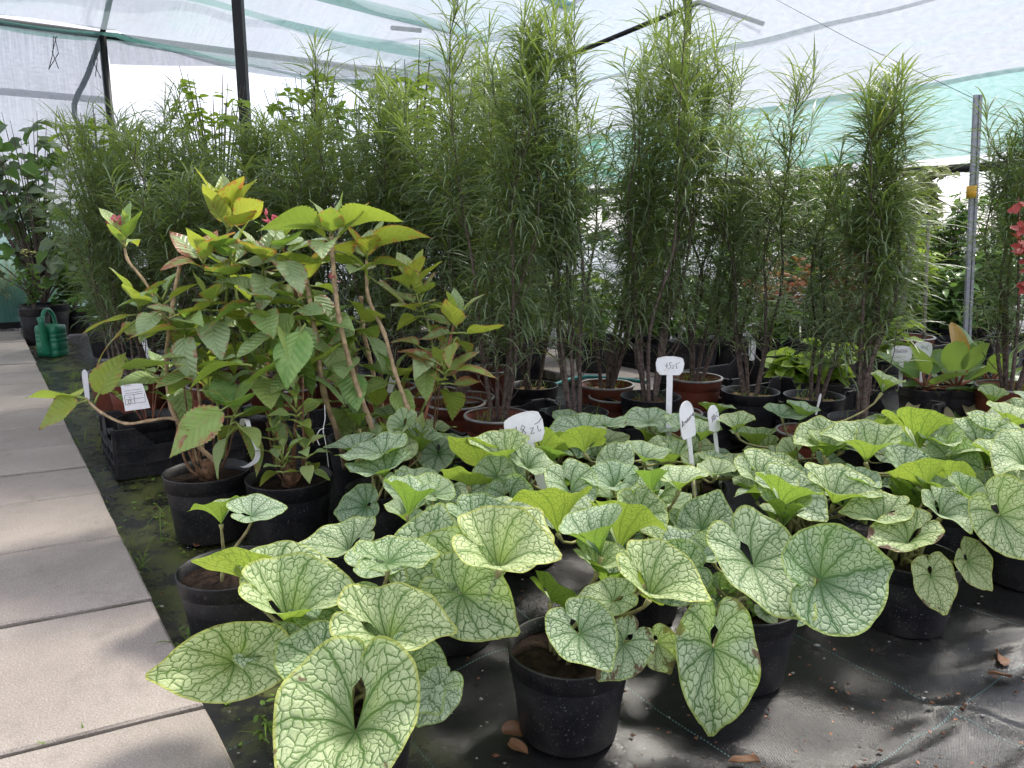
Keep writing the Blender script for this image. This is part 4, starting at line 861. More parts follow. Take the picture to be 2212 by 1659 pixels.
def columnar(seed, Ht=1.25, Wd=.34, nst=7, dens=1.0, bare=.15):
    rs = random.Random(seed); sb = MB(); lb = MB(); age = []
    def leaves(path, rate):
        L = sum((path[i + 1] - path[i]).length for i in range(len(path) - 1)); n = int(L * rate * dens)
        for k in range(n):
            t = (k + rs.random()) / n; f = t * (len(path) - 1); i = min(int(f), len(path) - 2); q = path[i].lerp(path[i + 1], f - i)
            hz = q.z / Ht
            if hz < bare + rs.uniform(-.04, .10) or rs.random() > .45 + 1.5 * (hz - bare): continue
            tip = max(0, (hz - .5) / .5)
            narrow_leaves(lb, age, q, rs.uniform(0, 6.283), R(rs.uniform(8, 58) + 26 * tip), rs.uniform(.075, .165), rs.uniform(.0026, .0048), rs.uniform(.5, 2.2) * (1 - .5 * tip), rs, min(1, max(0, .05 + tip * .85 + rs.uniform(-.2, .25))))
    for i in range(nst):
        a = rs.uniform(0, 6.283); r0 = rs.uniform(.004, .02); r1 = Wd * .40 * math.sqrt(rs.random()); hh = Ht * rs.uniform(.62, .93); a1 = a + rs.uniform(-.8, .8)
        pts = [Vector((math.cos(a) * r0, math.sin(a) * r0, -.02)), Vector((math.cos(a) * (r0 + r1 * .3), math.sin(a) * (r0 + r1 * .3), hh * .2))]
        for f in (.4, .6, .8, 1.0): pts.append(Vector((math.cos(a1) * r1 * (.35 + .65 * f) + rs.uniform(-.03, .03), math.sin(a1) * r1 * (.35 + .65 * f) + rs.uniform(-.03, .03), hh * f)))
        pp = smooth_path(pts, 4); m = len(pp); sb.tube(pp, [.0062 * (1 - k / (m - 1)) ** 1.2 + .0009 for k in range(m)], 5); leaves(pp, 150)
        for j in range(13):
            f = rs.uniform(.12, .97); q = pp[int(f * (m - 1))]; ab = rs.uniform(0, 6.283); ln = rs.uniform(.08, .26) * (1 - .25 * f); sp = rs.uniform(.15, .55)
            e = q + Vector((math.cos(ab) * ln * sp, math.sin(ab) * ln * sp, ln)); mm = q.lerp(e, .45) + Vector((math.cos(ab), math.sin(ab), 0)) * ln * .14
            if e.z > Ht: e.z = Ht - rs.uniform(0, .06)
            tp = smooth_path([q, mm, e], 3); sb.tube(tp, [.0018 - .0012 * k / (len(tp) - 1) for k in range(len(tp))], 4, False); leaves(tp, 265)
    lb.at['age'] = age
    return sb.mesh('stems', MAT['bark']), lb.mesh('foliage', MAT['narrow_leaf'])
CV = [columnar(11, nst=6, Wd=.36), columnar(12, nst=5, Wd=.34), columnar(13, nst=6, Wd=.32, dens=.95), columnar(14, nst=4, Wd=.36, dens=1.0), columnar(15, nst=6, Wd=.44, dens=.9), columnar(16, nst=7, Wd=.44, dens=1.0), columnar(17, nst=6, Wd=.4)]
TUFT = {}
def tuft_mesh(seed, n=18, r=.06, hmin=.02, hmax=.07, wd=.002, mat='grass_blade'):
    rs = random.Random(seed); b = MB(); age = []
    for i in range(n):
        a = rs.uniform(0, 6.28); q = Vector((math.cos(a), math.sin(a), 0)) * r * math.sqrt(rs.random())
        narrow_leaves(b, age, q, rs.uniform(0, 6.28), R(rs.uniform(45, 88)), rs.uniform(hmin, hmax), wd, rs.uniform(.2, 1.6), rs, rs.random())
    b.at['age'] = age; return b.mesh('grass', MAT[mat])
TG = [tuft_mesh(i, 26, .075) for i in range(3)]
def col_shrub(x, y, Y, topy, v, label, base_z=0.012, pot='terracotta_plastic', pr=.105, ph=.18, grass=True, rz=None, wsc=1.0):
    q = P(x, y, Y); t = thing('columnar_shrub', label, 'potted shrub', Vector((q.x, q.y, base_z)), 'narrow-leaved columnar shrubs')
    add_pot(t, pr, ph, pot, 'chip_mulch'); top = P(x, topy, Y).z; hs = (top - base_z - ph * .86) / 1.25; rz = rnd.uniform(0, 6.28) if rz is None else rz
    M0 = WM[t] @ Matrix.Translation((0, 0, ph * .86)) @ Matrix.Rotation(rnd.uniform(-.045, .045), 4, 'X') @ Matrix.Rotation(rnd.uniform(-.05, .05), 4, 'Y') @ Matrix.Rotation(rz, 4, 'Z') @ Matrix.Diagonal((wsc, wsc, hs, 1))
    inst('stems', CV[v][0], t, M0); o = inst('foliage', CV[v][1], t, M0); o['kind'] = 'stuff'
    if grass: g = inst('grass', TG[v % 3], t, WM[t] @ Matrix.Translation((0, 0, ph * .87)) @ Matrix.Rotation(rz * 3, 4, 'Z')); g['kind'] = 'stuff'
    return t
CS = [ # x, y(stem base), Y, top, variant, label
 (1075, 915, 2.38, -60, 0, 'tall dense columnar shrub on thick dark stems just behind the 18 zł sign'),
 (1245, 905, 2.44, -60, 2, 'tall columnar shrub on a bundle of thin stems right of the 18 zł sign'),
 (1405, 868, 2.62, -110, 0, 'tall open columnar shrub on a forked trunk just left of the 45 zł sign'),
 (1500, 830, 2.95, 60, 6, 'columnar shrub in a red pot right behind the 45 zł sign'),
 (1620, 858, 2.78, 85, 1, 'columnar shrub on three spreading stems right of the 45 zł sign'),
 (1757, 868, 2.70, 260, 3, 'shorter columnar shrub left of the one nearest the thick-leaved plants'),
 (1862, 920, 2.36, 75, 2, 'columnar shrub on a leaning thick stem left of the thick-leaved plants'),
 (2185, 850, 2.85, 100, 0, 'columnar shrub in a large red pot at the right picture edge'),
 (250, 815, 3.25, 205, 1, 'bushy columnar shrub at the path with a white stake in its red pot'),
 (335, 820, 3.45, 180, 0, 'second columnar shrub from the path, behind the small shrub in the crate'),
 (295, 835, 3.05, 235, 3, 'slim columnar shrub right behind the crate beside the path'), (465, 845, 3.0, 245, 4, 'columnar shrub in front of the row, behind the pale toothed leaves'), (625, 850, 2.95, 235, 6, 'columnar shrub in front of the row, left of the tan canes'),
 (415, 825, 3.35, 190, 6, 'third columnar shrub from the path, behind the pink leftover flower'),
 (500, 825, 3.5, 215, 5, 'columnar shrub straight below the square black post, fourth from the path'),
 (585, 830, 3.35, 215, 2, 'columnar shrub right of the square black post, fifth from the path'),
 (672, 835, 3.3, 200, 1, 'columnar shrub sixth from the path, behind the highest toothed leaves'),
 (755, 850, 3.15, 110, 4, 'columnar shrub seventh from the path, behind the tan canes'),
 (842, 855, 3.0, 95, 0, 'columnar shrub eighth from the path, below the yellow climbing leaves'),
 (930, 862, 2.9, 120, 6, 'columnar shrub next to the tallest row, ninth from the path'),
 (985, 885, 2.7, 70, 3, 'slim columnar shrub in the crate directly behind the right toothed leaves'),
 (1150, 845, 3.05, 20, 5, 'columnar shrub in the second row behind the 18 zł sign'),
 (1310, 845, 2.95, -30, 5, 'columnar shrub in the second row left of the forked trunk'),
 (1060, 820, 3.4, 90, 6, 'columnar shrub in the back row behind the thick dark stems')]
for i, (x, y, Y, tp, v, lab) in enumerate(CS):
    tall = Y < 3.1 and x > 1000; q0 = P(x, y, Y).z
    bz = max(0.0, min(0.06, q0 - .155)); col_shrub(x, y, Y, tp, v, lab, bz if bz > .02 else .013, grass=True, pot='black_plastic' if x in (1245, 1620, 1757, 1862, 1405, 1150) else 'terracotta_plastic', wsc=rnd.uniform(1.08, 1.28) if x > 1000 else 1.0 if x < 300 else 1.3, pr=.105 if x != 2185 else .125)
# ------------------------------------------------------------------ crates under the tall shrubs
def crate_at(x, y, lx, ly, h, label, **k): q = G(x, y); q.z = 0; return crate(q, lx, ly, h, label, **k)
crate(Vector((.02, 2.60, 0)), .34, .5, .17, 'black crate under the tall shrubs left of the 18 zł sign', dip=.92)
crate(Vector((.33, 2.62, 0)) + UD * .02, .34, .28, .17, 'black crate under the bundle of thin stems', dip=.92)
crate(Vector((.62, 2.84, 0)), .34, .4, .18, 'black crate with red pots directly behind the 45 zł sign', dip=.92)
crate(Vector((1.08, 2.98, 0)), .34, .42, .19, 'black crate under the shrub with three spreading stems')
crate(Vector((-.25, 2.62, 0)), .3, .4, .15, 'black crate in front of the slim shrub, right of the tan canes', dip=.92)
crate(Vector((-.62, 2.72, 0)), .3, .4, .15, 'black crate behind the toothed-leaf shrubs', dip=.92)
crate(Vector((1.34, 2.78, 0)), .3, .4, .18, 'black crate behind the shrub on a leaning thick stem')
# empty or weedy red pots standing among them
def red_pot(x, y, Y, label, r=.1, h=.17):
    q = P(x, y, Y); t = thing('red_pot', label, 'plant pot', Vector((q.x, q.y, .013)), 'red pots without a shrub'); add_pot(t, r, h, 'terracotta_plastic', 'chip_mulch')
    g = inst('grass', TG[int(x) % 3], t, WM[t] @ Matrix.Translation((0, 0, h * .87)) @ Matrix.Rotation(x, 4, 'Z')); g['kind'] = 'stuff'
red_pot(1215, 945, 2.28, 'red pot with grassy weeds right behind the 18 zł sign', .1, .16); red_pot(1745, 905, 2.42, 'wide shallow pot with weeds and a white stake behind the silver leaves', .095, .15)
red_pot(1455, 840, 2.60, 'red pot with brown mulch at the foot of the 45 zł sign', .1, .17); red_pot(870, 905, 2.5, 'red pot with chips in front of the eighth columnar shrub'); red_pot(1010, 880, 2.85, 'red pot with chips behind the slim columnar shrub')
red_pot(1330, 855, 2.85, 'red pot beside the hose, left of the forked trunk', .1, .17)
# ------------------------------------------------------------------ signs
GLY = {'1': [[(.1, .6), (.35, 1), (.35, 0)]], '8': [[(.3, .52), (.1, .72), (.3, 1), (.5, .75), (.3, .52), (.08, .22), (.3, 0), (.52, .24), (.3, .52)]],
 'z': [[(.05, .5), (.4, .5), (.05, 0), (.42, .02)]], 'l': [[(.15, .55), (.15, .08), (.3, 0), (.42, .15)], [(-.1, .72), (.3, .82), (.6, 1.1)]], '4': [[(.35, 1), (.05, .4), (.5, .4)], [(.38, .65), (.36, 0)]],
 '5': [[(.5, 1), (.15, 1), (.12, .58), (.38, .6), (.45, .3), (.3, 0), (.05, .05)]], 'B': [[(.1, 0), (.12, 1), (.4, .85), (.15, .52), (.45, .3), (.1, 0)]], 'r': [[(.1, 0), (.1, .5), (.13, .35), (.38, .5)]],
 'u': [[(.08, .5), (.1, .08), (.3, .05), (.4, .5), (.42, 0)]], 'n': [[(.1, 0), (.1, .5), (.32, .5), (.4, 0)]], 'e': [[(.08, .28), (.4, .3), (.28, .52), (.08, .3), (.15, .02), (.4, .08)]], 'a': [[(.4, .45), (.15, .5), (.06, .2), (.2, 0), (.4, .4), (.45, 0)]],
 'E': [[(.45, 1), (.1, 1), (.1, 0), (.45, 0)], [(.1, .5), (.38, .5)]], 'R': [[(.1, 0), (.1, 1), (.42, .8), (.1, .5), (.45, 0)]], 'G': [[(.45, .85), (.2, 1), (.06, .5), (.2, 0), (.45, .1), (.45, .42), (.28, .42)]], 'N': [[(.08, 0), (.08, 1), (.42, 0), (.42, 1)]],
 'I': [[(.2, 0), (.2, 1)]], 'A': [[(.03, 0), (.25, 1), (.47, 0)], [(.12, .38), (.38, .38)]], '0': [[(.25, 1), (.06, .5), (.25, 0), (.45, .5), (.25, 1)]]}
def writing(b, text, x0, y0, h, Mx, r=.0007, slant=.15, adv=.62, rise=0.0):
    x = x0
    for ch in text:
        if ch != ' ':
            for st in GLY[ch]: b.tube([Mx @ Vector((x + (px + slant * py) * h, y0 + py * h + (x - x0) * rise, .0015)) for px, py in st], r, 5)
        x += (adv if ch != 'I' else .45) * h * (1 if ch != ' ' else .4)
def plate_outline(kind, W, Hh):
    a = W / 2
    if kind == 'fan':
        top = [(a * math.sin(t), Hh * .78 + Hh * .22 * math.cos(t)) for t in [R(78 - 13 * i) for i in range(13)]]
        return [(-a * .68, 0), (a * .68, 0), (a * .92, Hh * .22), (a, Hh * .62)] + top[1:-1] + [(-a, Hh * .62), (-a * .92, Hh * .22)]
    top = [(a * math.cos(R(15 * i)), Hh * .62 + Hh * .38 * math.sin(R(15 * i))) for i in range(13)]
    return [(-a * .85, 0), (a * .85, 0), (a, Hh * .1)] + top + [(-a, Hh * .1)]
def sign(name, label, x, y, Y, W, Hh, sw, slen, kind, yaw, roll, text, tx, ty, th, group='white plant signs', rise=0.0, adv=.62):
    q = P(x, y, Y); M0 = Matrix.Translation(q) @ Matrix.Rotation(R(yaw), 4, 'Z') @ Matrix.Rotation(R(roll), 4, 'Y') @ Matrix.Rotation(R(-8), 4, 'X') @ Matrix.Rotation(R(90), 4, 'X')
    t = bpy.data.objects.new(name, None); t.empty_display_size = .05; link(t, None, Matrix.Translation(q)); tag(t, label, 'sign', group)
    ol = plate_outline(kind, W, Hh); b = MB(); b.prism([(px, py - Hh / 2) for px, py in ol], .0022, M0); b.v = [tuple(Vector(v_) - q) for v_ in b.v]; pl = b.build('plate', MAT['white_plastic'], t, Matrix.Translation(q), False)
    b = MB(); b.tube([M0 @ Vector((px, py - Hh / 2, .0012)) for px, py in ol + ol[:1]], .0009, 6); b.buildw('raised_edge', MAT['white_plastic'], t)
    b = MB(); b.prism([(-sw / 2, -Hh / 2 + .002), (sw / 2, -Hh / 2 + .002), (sw * .42, -Hh / 2 - slen * .9), (0, -Hh / 2 - slen), (-sw * .42, -Hh / 2 - slen * .9)], .0028, M0); b.buildw('stake', MAT['white_plastic'], t, False)
    if text: b = MB(); writing(b, text, tx, ty, th, M0, rise=rise, adv=adv); b.buildw('lettering', MAT['ink'], t)
    return t
sign('price_sign', 'slanted fan-shaped white sign reading 18 zł among the silver leaves', 1133, 926, 1.72, .090, .074, .022, .20, 'fan', 2, -17, '18 zl', -.030, -.016, .026)
sign('price_sign', 'upright fan-shaped white sign reading 45 zł in front of red pots', 1447, 790, 2.22, .084, .054, .018, .26, 'fan', 3, 1, '45zl', -.016, -.008, .017)
sign('name_sign', 'white rounded sign reading Brunera above the silver leaves', 1484, 906, 1.86, .060, .092, .018, .17, 'round', 44, -3, 'Brunera', -.027, -.014, .0155, rise=.35, adv=.52)
sign('price_sign', 'small white rounded sign reading 18 zł right of the name sign', 1541, 904, 1.96, .046, .070, .015, .16, 'round', 42, -4, '18zl', -.014, -.008, .017, rise=.3, adv=.5)
sign('name_sign', 'bluish white sign reading BERGENIA behind the thick leaves', 1948, 764, 3.04, .088, .062, .018, .12, 'fan', 6, 2, 'BERGENIA', -.036, .004, .013, adv=.58)
sign('price_sign', 'white sign reading 10 zł behind the orange thick leaf', 1994, 756, 3.03, .078, .066, .018, .12, 'fan', 8, 3, '10zl', -.016, .004, .015)
def stake(label, x, y, Y, L, wd, roll): return sign('label_stake', label, x, y, Y, wd, L * .5, wd * .98, L * .5, 'round', 10, roll, None, 0, 0, 0, 'blank white stakes')
stake('blank white stake in the red pot beside the path', 184, 815, 3.15, .13, .022, -3); stake('blank white stake leaning in the wide shallow weedy pot', 1770, 862, 2.40, .07, .007, 14)
stake('tilted blank white stake hanging among the toothed leaves', 850, 815, 2.1, .06, .018, 18); stake('small blank white stake between the stems of the middle columnar shrubs', 1625, 745, 3.2, .09, .03, 2)
# tag in the crate
def hang_tag():
    q = P(287, 855, 2.36); t = thing('plant_tag', 'large white printed tag in the small shrub in the crate', 'tag', q); M0 = Matrix.Translation(q) @ Matrix.Rotation(R(-8), 4, 'Y') @ Matrix.Rotation(R(78), 4, 'X')
    b = MB(); b.prism([(-.03, -.045), (.05, -.045), (.036, .03), (.02, .052), (0, .058), (-.02, .052), (-.034, .036)], .0012, M0); b.buildw('card', MAT['white_plastic'], t, False)
    b = MB()
    for x0, y0, x1, y1 in [(-.024, .034, .0, .034), (-.026, .018, .03, .018), (-.026, .01, .032, .01), (-.026, .004, .034, .004), (-.026, -.01, .036, -.01), (-.026, -.024, .038, -.024), (-.026, .004, -.026, -.024), (.038, .004, .038, -.024), (.004, .004, .004, -.024), (-.016, -.003, -.004, -.003)]:
        b.tube([M0 @ Vector((x0, y0, .0012)), M0 @ Vector((x1, y1, .0012))], .0005, 4)
    b.tube([M0 @ Vector((-.012 + .005 * math.cos(k * .7), -.017 + .005 * math.sin(k * .7), .0012)) for k in range(10)], .0006, 4); b.buildw('print', MAT['ink'], t)
hang_tag()
def ribbon(label, pts, wd):
    pp = smooth_path(pts, 5); b = MB()
    for p in pp: b.v += [tuple(p + Vector((-wd / 2, 0, .002))), tuple(p + Vector((wd / 2, .004, -.002)))]
    b.f = [(2 * i, 2 * i + 1, 2 * i + 3, 2 * i + 2) for i in range(len(pp) - 1)]; o = b.buildw('ribbon_tag', MAT['white_plastic']); tag(o, label, 'tag')
ribbon('curled white ribbon tag looped around the woody stems', PX([(522, 920), (524, 908), (532, 906), (536, 918), (545, 945), (556, 975), (552, 995), (535, 1007), (522, 1010)], [1.84, 1.83, 1.82, 1.81, 1.8, 1.8, 1.8, 1.8, 1.8]), .011)
b = MB(); b.tube(smooth_path(PX([(701, 875), (702, 905), (698, 930), (704, 960), (710, 1010)], 1.86)), .0011, 5); b.tube(smooth_path(PX([(700, 925), (690, 930), (684, 945), (690, 962)], 1.86)), .0016, 5); tag(b.buildw('string', MAT['white_plastic']), 'white string tied to the leftmost tan cane', 'string')
# ------------------------------------------------------------------ watering can
def can():
    q = G(102, 772); q.z = 0; q.y += .07; t = thing('watering_can', 'green plastic watering can standing beside the far path', 'watering can', q, None, R(-8)); WM[t] = WM[t] @ Matrix.Scale(.92, 4); t.matrix_basis = WM[t]
    b = MB(); n = 40; hgt = .225; prof = [(.0, .0), (.96, .0), (1, .012), (1, .04), (.975, .044), (1, .048), (1, .098), (.97, .103), (1, .108), (1, .128), (.97, .133), (1, .138), (1, .158), (.97, .163), (1, .168), (1, .20), (.94, .218), (.6, .226), (0, .228)]
    for s_, z in prof:
        for k in range(n):
            a = 6.2832 * k / n; c, sn = math.cos(a), math.sin(a); e = .45
            b.v.append((s_ * .088 * math.copysign(abs(c) ** e, c), s_ * .07 * math.copysign(abs(sn) ** e, sn), z))
    b.f = [(i * n + k, i * n + (k + 1) % n, (i + 1) * n + (k + 1) % n, (i + 1) * n + k) for i in range(len(prof) - 1) for k in range(n)]; b.build('body', MAT['green_plastic'], t)
    b = MB(); b.tube(smooth_path([Vector((.0, .055, .215)), Vector((-.005, .05, .28)), Vector((-.01, .02, .325)), Vector((-.005, -.03, .325)), Vector((.0, -.06, .28)), Vector((.0, -.072, .2))]), .013, 10); b.build('handle', MAT['green_plastic'], t)
    b = MB(); b.tube([Vector((.015, -.066, .03)), Vector((.015, -.09, .12)), Vector((.018, -.10, .25)), Vector((.018, -.105, .285)), Vector((.018, -.103, .287)), Vector((.018, -.097, .25))], [.032, .027, .021, .023, .019, .016], 16, False); b.build('spout', MAT['green_plastic'], t)
can()
# ------------------------------------------------------------------ broadleaf plants
def leaf_quad(b, age, q, d, n, L, wd, ag, fold=.25, droop=.2):
    M4 = frame(n, d).to_3x3(); base = len(b.v)
    for (x, y, z) in [(0, 0, 0), (.3, -.42, .5), (.3, 0, 0), (.3, .42, .5), (.68, -.36, .42), (.68, 0, 0), (.68, .36, .42), (1, 0, 0)]:
        b.v.append(tuple(q + M4 @ Vector((x * L, y * wd, z * wd * fold - droop * L * x * x)))); age.append(ag)
    b.f.extend([tuple(base + i for i in f) for f in [(0, 1, 2), (0, 2, 3), (1, 4, 5, 2), (2, 5, 6, 3), (4, 7, 5), (5, 7, 6)]])
def shrub_mesh(seed, ctr, rad, nbr, per, L, wd, base, mat, bmat='bark', upright=.3, br=.006, lv=(.75, 1.15), droop=.25):
    """branches from base into an ellipsoid, leaves along the outer part of each twig"""
    rs = random.Random(seed); sb = MB(); lb = MB(); age = []
    for i in range(nbr):
        while True:
            v = Vector((rs.uniform(-1, 1), rs.uniform(-1, 1), rs.uniform(-1, 1)))
            if .25 < v.length < 1: break
        e = Vector((ctr[0] + v.x * rad[0], ctr[1] + v.y * rad[1], ctr[2] + v.z * rad[2])); m_ = Vector(base).lerp(e, .55) + Vector((0, 0, upright * rad[2] * .5)) - Vector((v.x, v.y, 0)) * rad[0] * .15
        pp = smooth_path([Vector(base), m_, e], 4); sb.tube(pp, [br * (1 - .8 * k / (len(pp) - 1)) for k in range(len(pp))], 4, False)
        for k in range(per):
            f = 1 - .75 * rs.random() ** 1.4; q = pp[int(f * (len(pp) - 1))] + Vector((rs.uniform(-.3, .3), rs.uniform(-.3, .3), rs.uniform(-.3, .3))) * L * .8
            a = rs.uniform(0, 6.283); el = rs.uniform(-.4, .9) + upright * .6; d = Vector((math.cos(a) * math.cos(el), math.sin(a) * math.cos(el), math.sin(el)))
            nn = Vector((rs.uniform(-.6, .6), rs.uniform(-.6, .6), 1))
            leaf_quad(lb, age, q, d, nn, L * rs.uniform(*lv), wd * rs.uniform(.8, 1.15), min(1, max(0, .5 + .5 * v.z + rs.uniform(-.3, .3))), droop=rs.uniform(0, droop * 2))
    lb.at['age'] = age; return sb.mesh('branches', MAT[bmat]), lb.mesh('crown', MAT[mat])
def bush(name, label, cat, loc, ms, pot=None, group=None, leafname='crown', rz=0, sc_=1.0):
    t = thing(name, label, cat, loc, group)
    if pot: add_pot(t, pot[0], pot[1], pot[2] if len(pot) > 2 else 'black_plastic')
    M0 = WM[t] @ Matrix.Rotation(rz, 4, 'Z') @ Matrix.Scale(sc_, 4); inst('branches', ms[0], t, M0); o = inst(leafname, ms[1], t, M0); o['kind'] = 'stuff'; return t
# grey round-leaved bush by the path, each large leaf its own piece
def grey_bush():
    q = P(100, 690, 5.9); q.z = 0; t = thing('round_leaf_bush', 'bush with large grey-green rounded leaves in a big pot behind the watering can', 'bush', q); add_pot(t, .17, .26)
    ms = []
    for i in range(5):
        b = MB(); age = []; leaf_quad(b, age, Vector(), Vector((1, 0, 0)), Vector((0, 0, 1)), 1, .72 + .04 * i, i / 5, .2 + .1 * i, .05 + .1 * i); b.at['age'] = age; ms.append(b.mesh('leaf', MAT['grey_leaf'] if i < 3 else MAT['mid_leaf']))
    rs = random.Random(8)
    for i in range(56):
        a = rs.uniform(0, 6.283); f = rs.uniform(.15, 1); hz_ = rs.random() * 1.25; e = Vector((math.cos(a) * (.55 - .2 * hz_) * math.sqrt(f) - .1, math.sin(a) * .4 * f, .45 + 1.0 * hz_)); 
        pp = smooth_path([Vector((0, 0, .26)), e * .55 + Vector((0, 0, .22)), e], 4); b = MB(); b.tube(pp, [.007 * (1 - .8 * k / 8) for k in range(9)], 5); b.build('branch', MAT['bark'], t)
        for k in range(7):
            g = 1 - .6 * rs.random(); p0 = pp[int(g * 8)]; aa = rs.uniform(0, 360); M4 = orient(rs.uniform(10, 75), rs.uniform(-160, -20), aa)
            inst('leaf', ms[rs.randrange(5)], t, Matrix.Translation(q + p0) @ M4 @ Matrix.Scale(rs.uniform(.08, .145), 4))
grey_bush()
# taller pot and pale grasses at the end of the path
GR = [tuft_mesh(40 + i, 420, .13, .25, .62, .006, 'straw_leaf') for i in range(2)]
for i, (x, y, lab) in enumerate([(20, 712, 'pale straw-coloured grass in a black pot at the left picture edge'), (62, 706, 'pale straw-coloured grass in a black pot at the end of the path'), (-25, 716, 'pale straw-coloured grass cut by the left picture edge')]):
    q = G(x, y); q.z = 0; q.y += .25; t = thing('pale_grass', lab, 'grass plant', q, 'pale grasses at the path end'); add_pot(t, .15, .2); o = inst('grass', GR[i % 2], t, WM[t] @ Matrix.Translation((0, 0, .18)) @ Matrix.Rotation(i * 2, 4, 'Z')); o['kind'] = 'stuff'
q = G(82, 742); q.z = 0; t = bush('yellow_flower_plant', 'plant with cream yellow flower head in a tall black pot left of the can', 'potted plant', q, shrub_mesh(71, (0, 0, .5), (.12, .12, .16), 16, 9, .05, .03, (0, 0, .25), 'mid_leaf'), (.1, .26))
b = MB(); rs = random.Random(2)
for i in range(30): c = q + Vector((rs.gauss(0, .03), rs.gauss(0, .03), .66 + rs.gauss(0, .012))); b.add([c + Vector((.012 * math.cos(k * 1.57), .012 * math.sin(k * 1.57), rs.uniform(-.006, .006))) for k in range(4)], [(0, 1, 2, 3)])
b.buildw('flower_head', MAT['cream_flower'], t)
# lime leaved trees behind the columnar row
for i, (x, y, Y, ry, rx, lab, mt) in enumerate([
    (200, 285, 5.0, 70, 110, 'lime-leaved young tree at the far left behind the columnar shrubs', 'lime_leaf'), (455, 215, 5.0, 75, 100, 'lime-leaved young tree left of the square black post', 'lime_leaf'),
    (665, 200, 4.9, 80, 95, 'lime-leaved young tree right of the square black post', 'lime_leaf'), (770, 260, 4.9, 120, 90, 'mid green young tree behind the seventh columnar shrub', 'mid_leaf'),
    (330, 380, 5.4, 120, 160, 'mid green young tree filling the gap behind the left columnar shrubs', 'mid_leaf'), (880, 175, 4.2, 85, 75, 'yellow-green climbing tree above the columnar row in the centre', 'lime_leaf'),
    (560, 420, 5.2, 130, 150, 'mid green tree behind the topmost yellow leaves', 'mid_leaf'), (1000, 420, 5.2, 180, 150, 'mid green tree behind the tallest columnar shrubs', 'mid_leaf')]):
    c = P(x, y, Y); k = c.y / FPX; base = Vector((c.x, c.y, 0)); bush('young_tree', lab, 'tree', base, shrub_mesh(80 + i, (0, 0, c.z), (rx * k, .35, ry * k), 34, 15, .085, .045, (0, 0, .3), mt, br=.01), (.16, .24), 'young trees behind the columnar shrubs')
# right-hand background
def tree_at(name, lab, cat, x, y, Y, rx, ry, mat, L, wd, nb, per, pot=None, seed=1, bmat='bark', basez=.25, group=None, droop=.25, up_=.3):
    c = P(x, y, Y); k = c.y / FPX; return bush(name, lab, cat, Vector((c.x, c.y, 0)), shrub_mesh(seed, (0, 0, c.z), (rx * k, rx * k * .7, ry * k), nb, per, L, wd, (0, 0, basez), mat, bmat, br=.008, droop=droop, upright=up_), pot, group)
c = P(1990, 415, 4.3)
t = tree_at('variegated_tree', 'small standard tree with cream-edged leaves in a red pot', 'tree', 1985, 430, 4.3, 105, 75, 'variegated_leaf', .06, .035, 40, 16, (.15, .22, 'terracotta_plastic'), 31, basez=1.0)
b = MB(); base = WM[t].translation; b.tube([base + Vector((-.05, 0, .15)), base + Vector((-.02, 0, .6)), base + Vector((0, 0, 1.1))], [.02, .017, .014], 8); b.buildw('trunk', MAT['wood_stake'], t)
b = MB(); b.tube([base + Vector((.1, -.02, .15)), base + Vector((.05, -.02, .9))], .01, 6); b.buildw('support_stake', MAT['wood_stake'], t)
for i, (x, y, Y, lab) in enumerate([(1925, 665, 4.9, 'glossy laurel bush left of the variegated tree trunk'), (2000, 650, 5.0, 'glossy laurel bush behind the variegated tree trunk'), (2070, 660, 4.9, 'glossy laurel bush left of the grey metal post'), (1850, 660, 5.0, 'glossy laurel bush behind the leaning columnar shrub'), (2150, 670, 4.9, 'glossy laurel bush right of the grey metal post')]):
    tree_at('laurel_bush', lab, 'bush', x, y, Y, 62, 78, 'laurel_leaf', .12, .045, 30, 16, (.14, .2), 50 + i, basez=.2, group='laurel bushes behind the crates', up_=.7)
tree_at('pine_bush', 'blue-green pine with some brown needles behind the variegated tree', 'pine', 2020, 520, 6.3, 125, 95, 'pine_needle', .11, .008, 46, 60, None, 61, basez=.1, droop=.05, up_=.6)
tree_at('pine_bush', 'brown patch of dying pine behind the variegated trunk', 'pine', 2005, 545, 6.0, 60, 40, 'brown_needle', .10, .008, 18, 50, None, 62, basez=.1, droop=.05, up_=.6)
tree_at('conifer', 'dark conifer at the right picture edge behind the grey post', 'conifer', 2195, 350, 8.0, 60, 80, 'dark_needle', .11, .03, 44, 36, None, 63, basez=.1)
for i, (x, y, rx, lab) in enumerate([(1690, 600, 90, 'orange-red leaved bush behind the three spreading stems'), (1850, 560, 60, 'red leaved bush behind the leaning columnar shrub')]):
    tree_at('red_bush', lab, 'bush', x, y, 4.6, rx, 75, ['orange_leaf', 'red_leaf'][i], .06, .035, 26, 12, (.14, .2), 66 + i, basez=.2)
for i, (x, y, Y, rx, ry, lab) in enumerate([(1400, 520, 6.5, 140, 190, 'mid green tree behind the forked trunk'), (1180, 560, 6.2, 130, 170, 'mid green tree behind the second-row columnar shrubs'), (1600, 560, 6.4, 130, 130, 'mid green tree behind the red-leaved bushes'), (1780, 480, 6.8, 120, 120, 'mid green tree below the teal net on the right'), (2100, 600, 6.6, 120, 80, 'mid green tree behind the grey metal post')]):
    tree_at('background_tree', lab, 'tree', x, y, Y, rx, ry, 'mid_leaf' if i != 3 else 'lime_leaf', .09, .05, 40, 22, None, 90 + i, basez=.1, group='trees behind the back path')
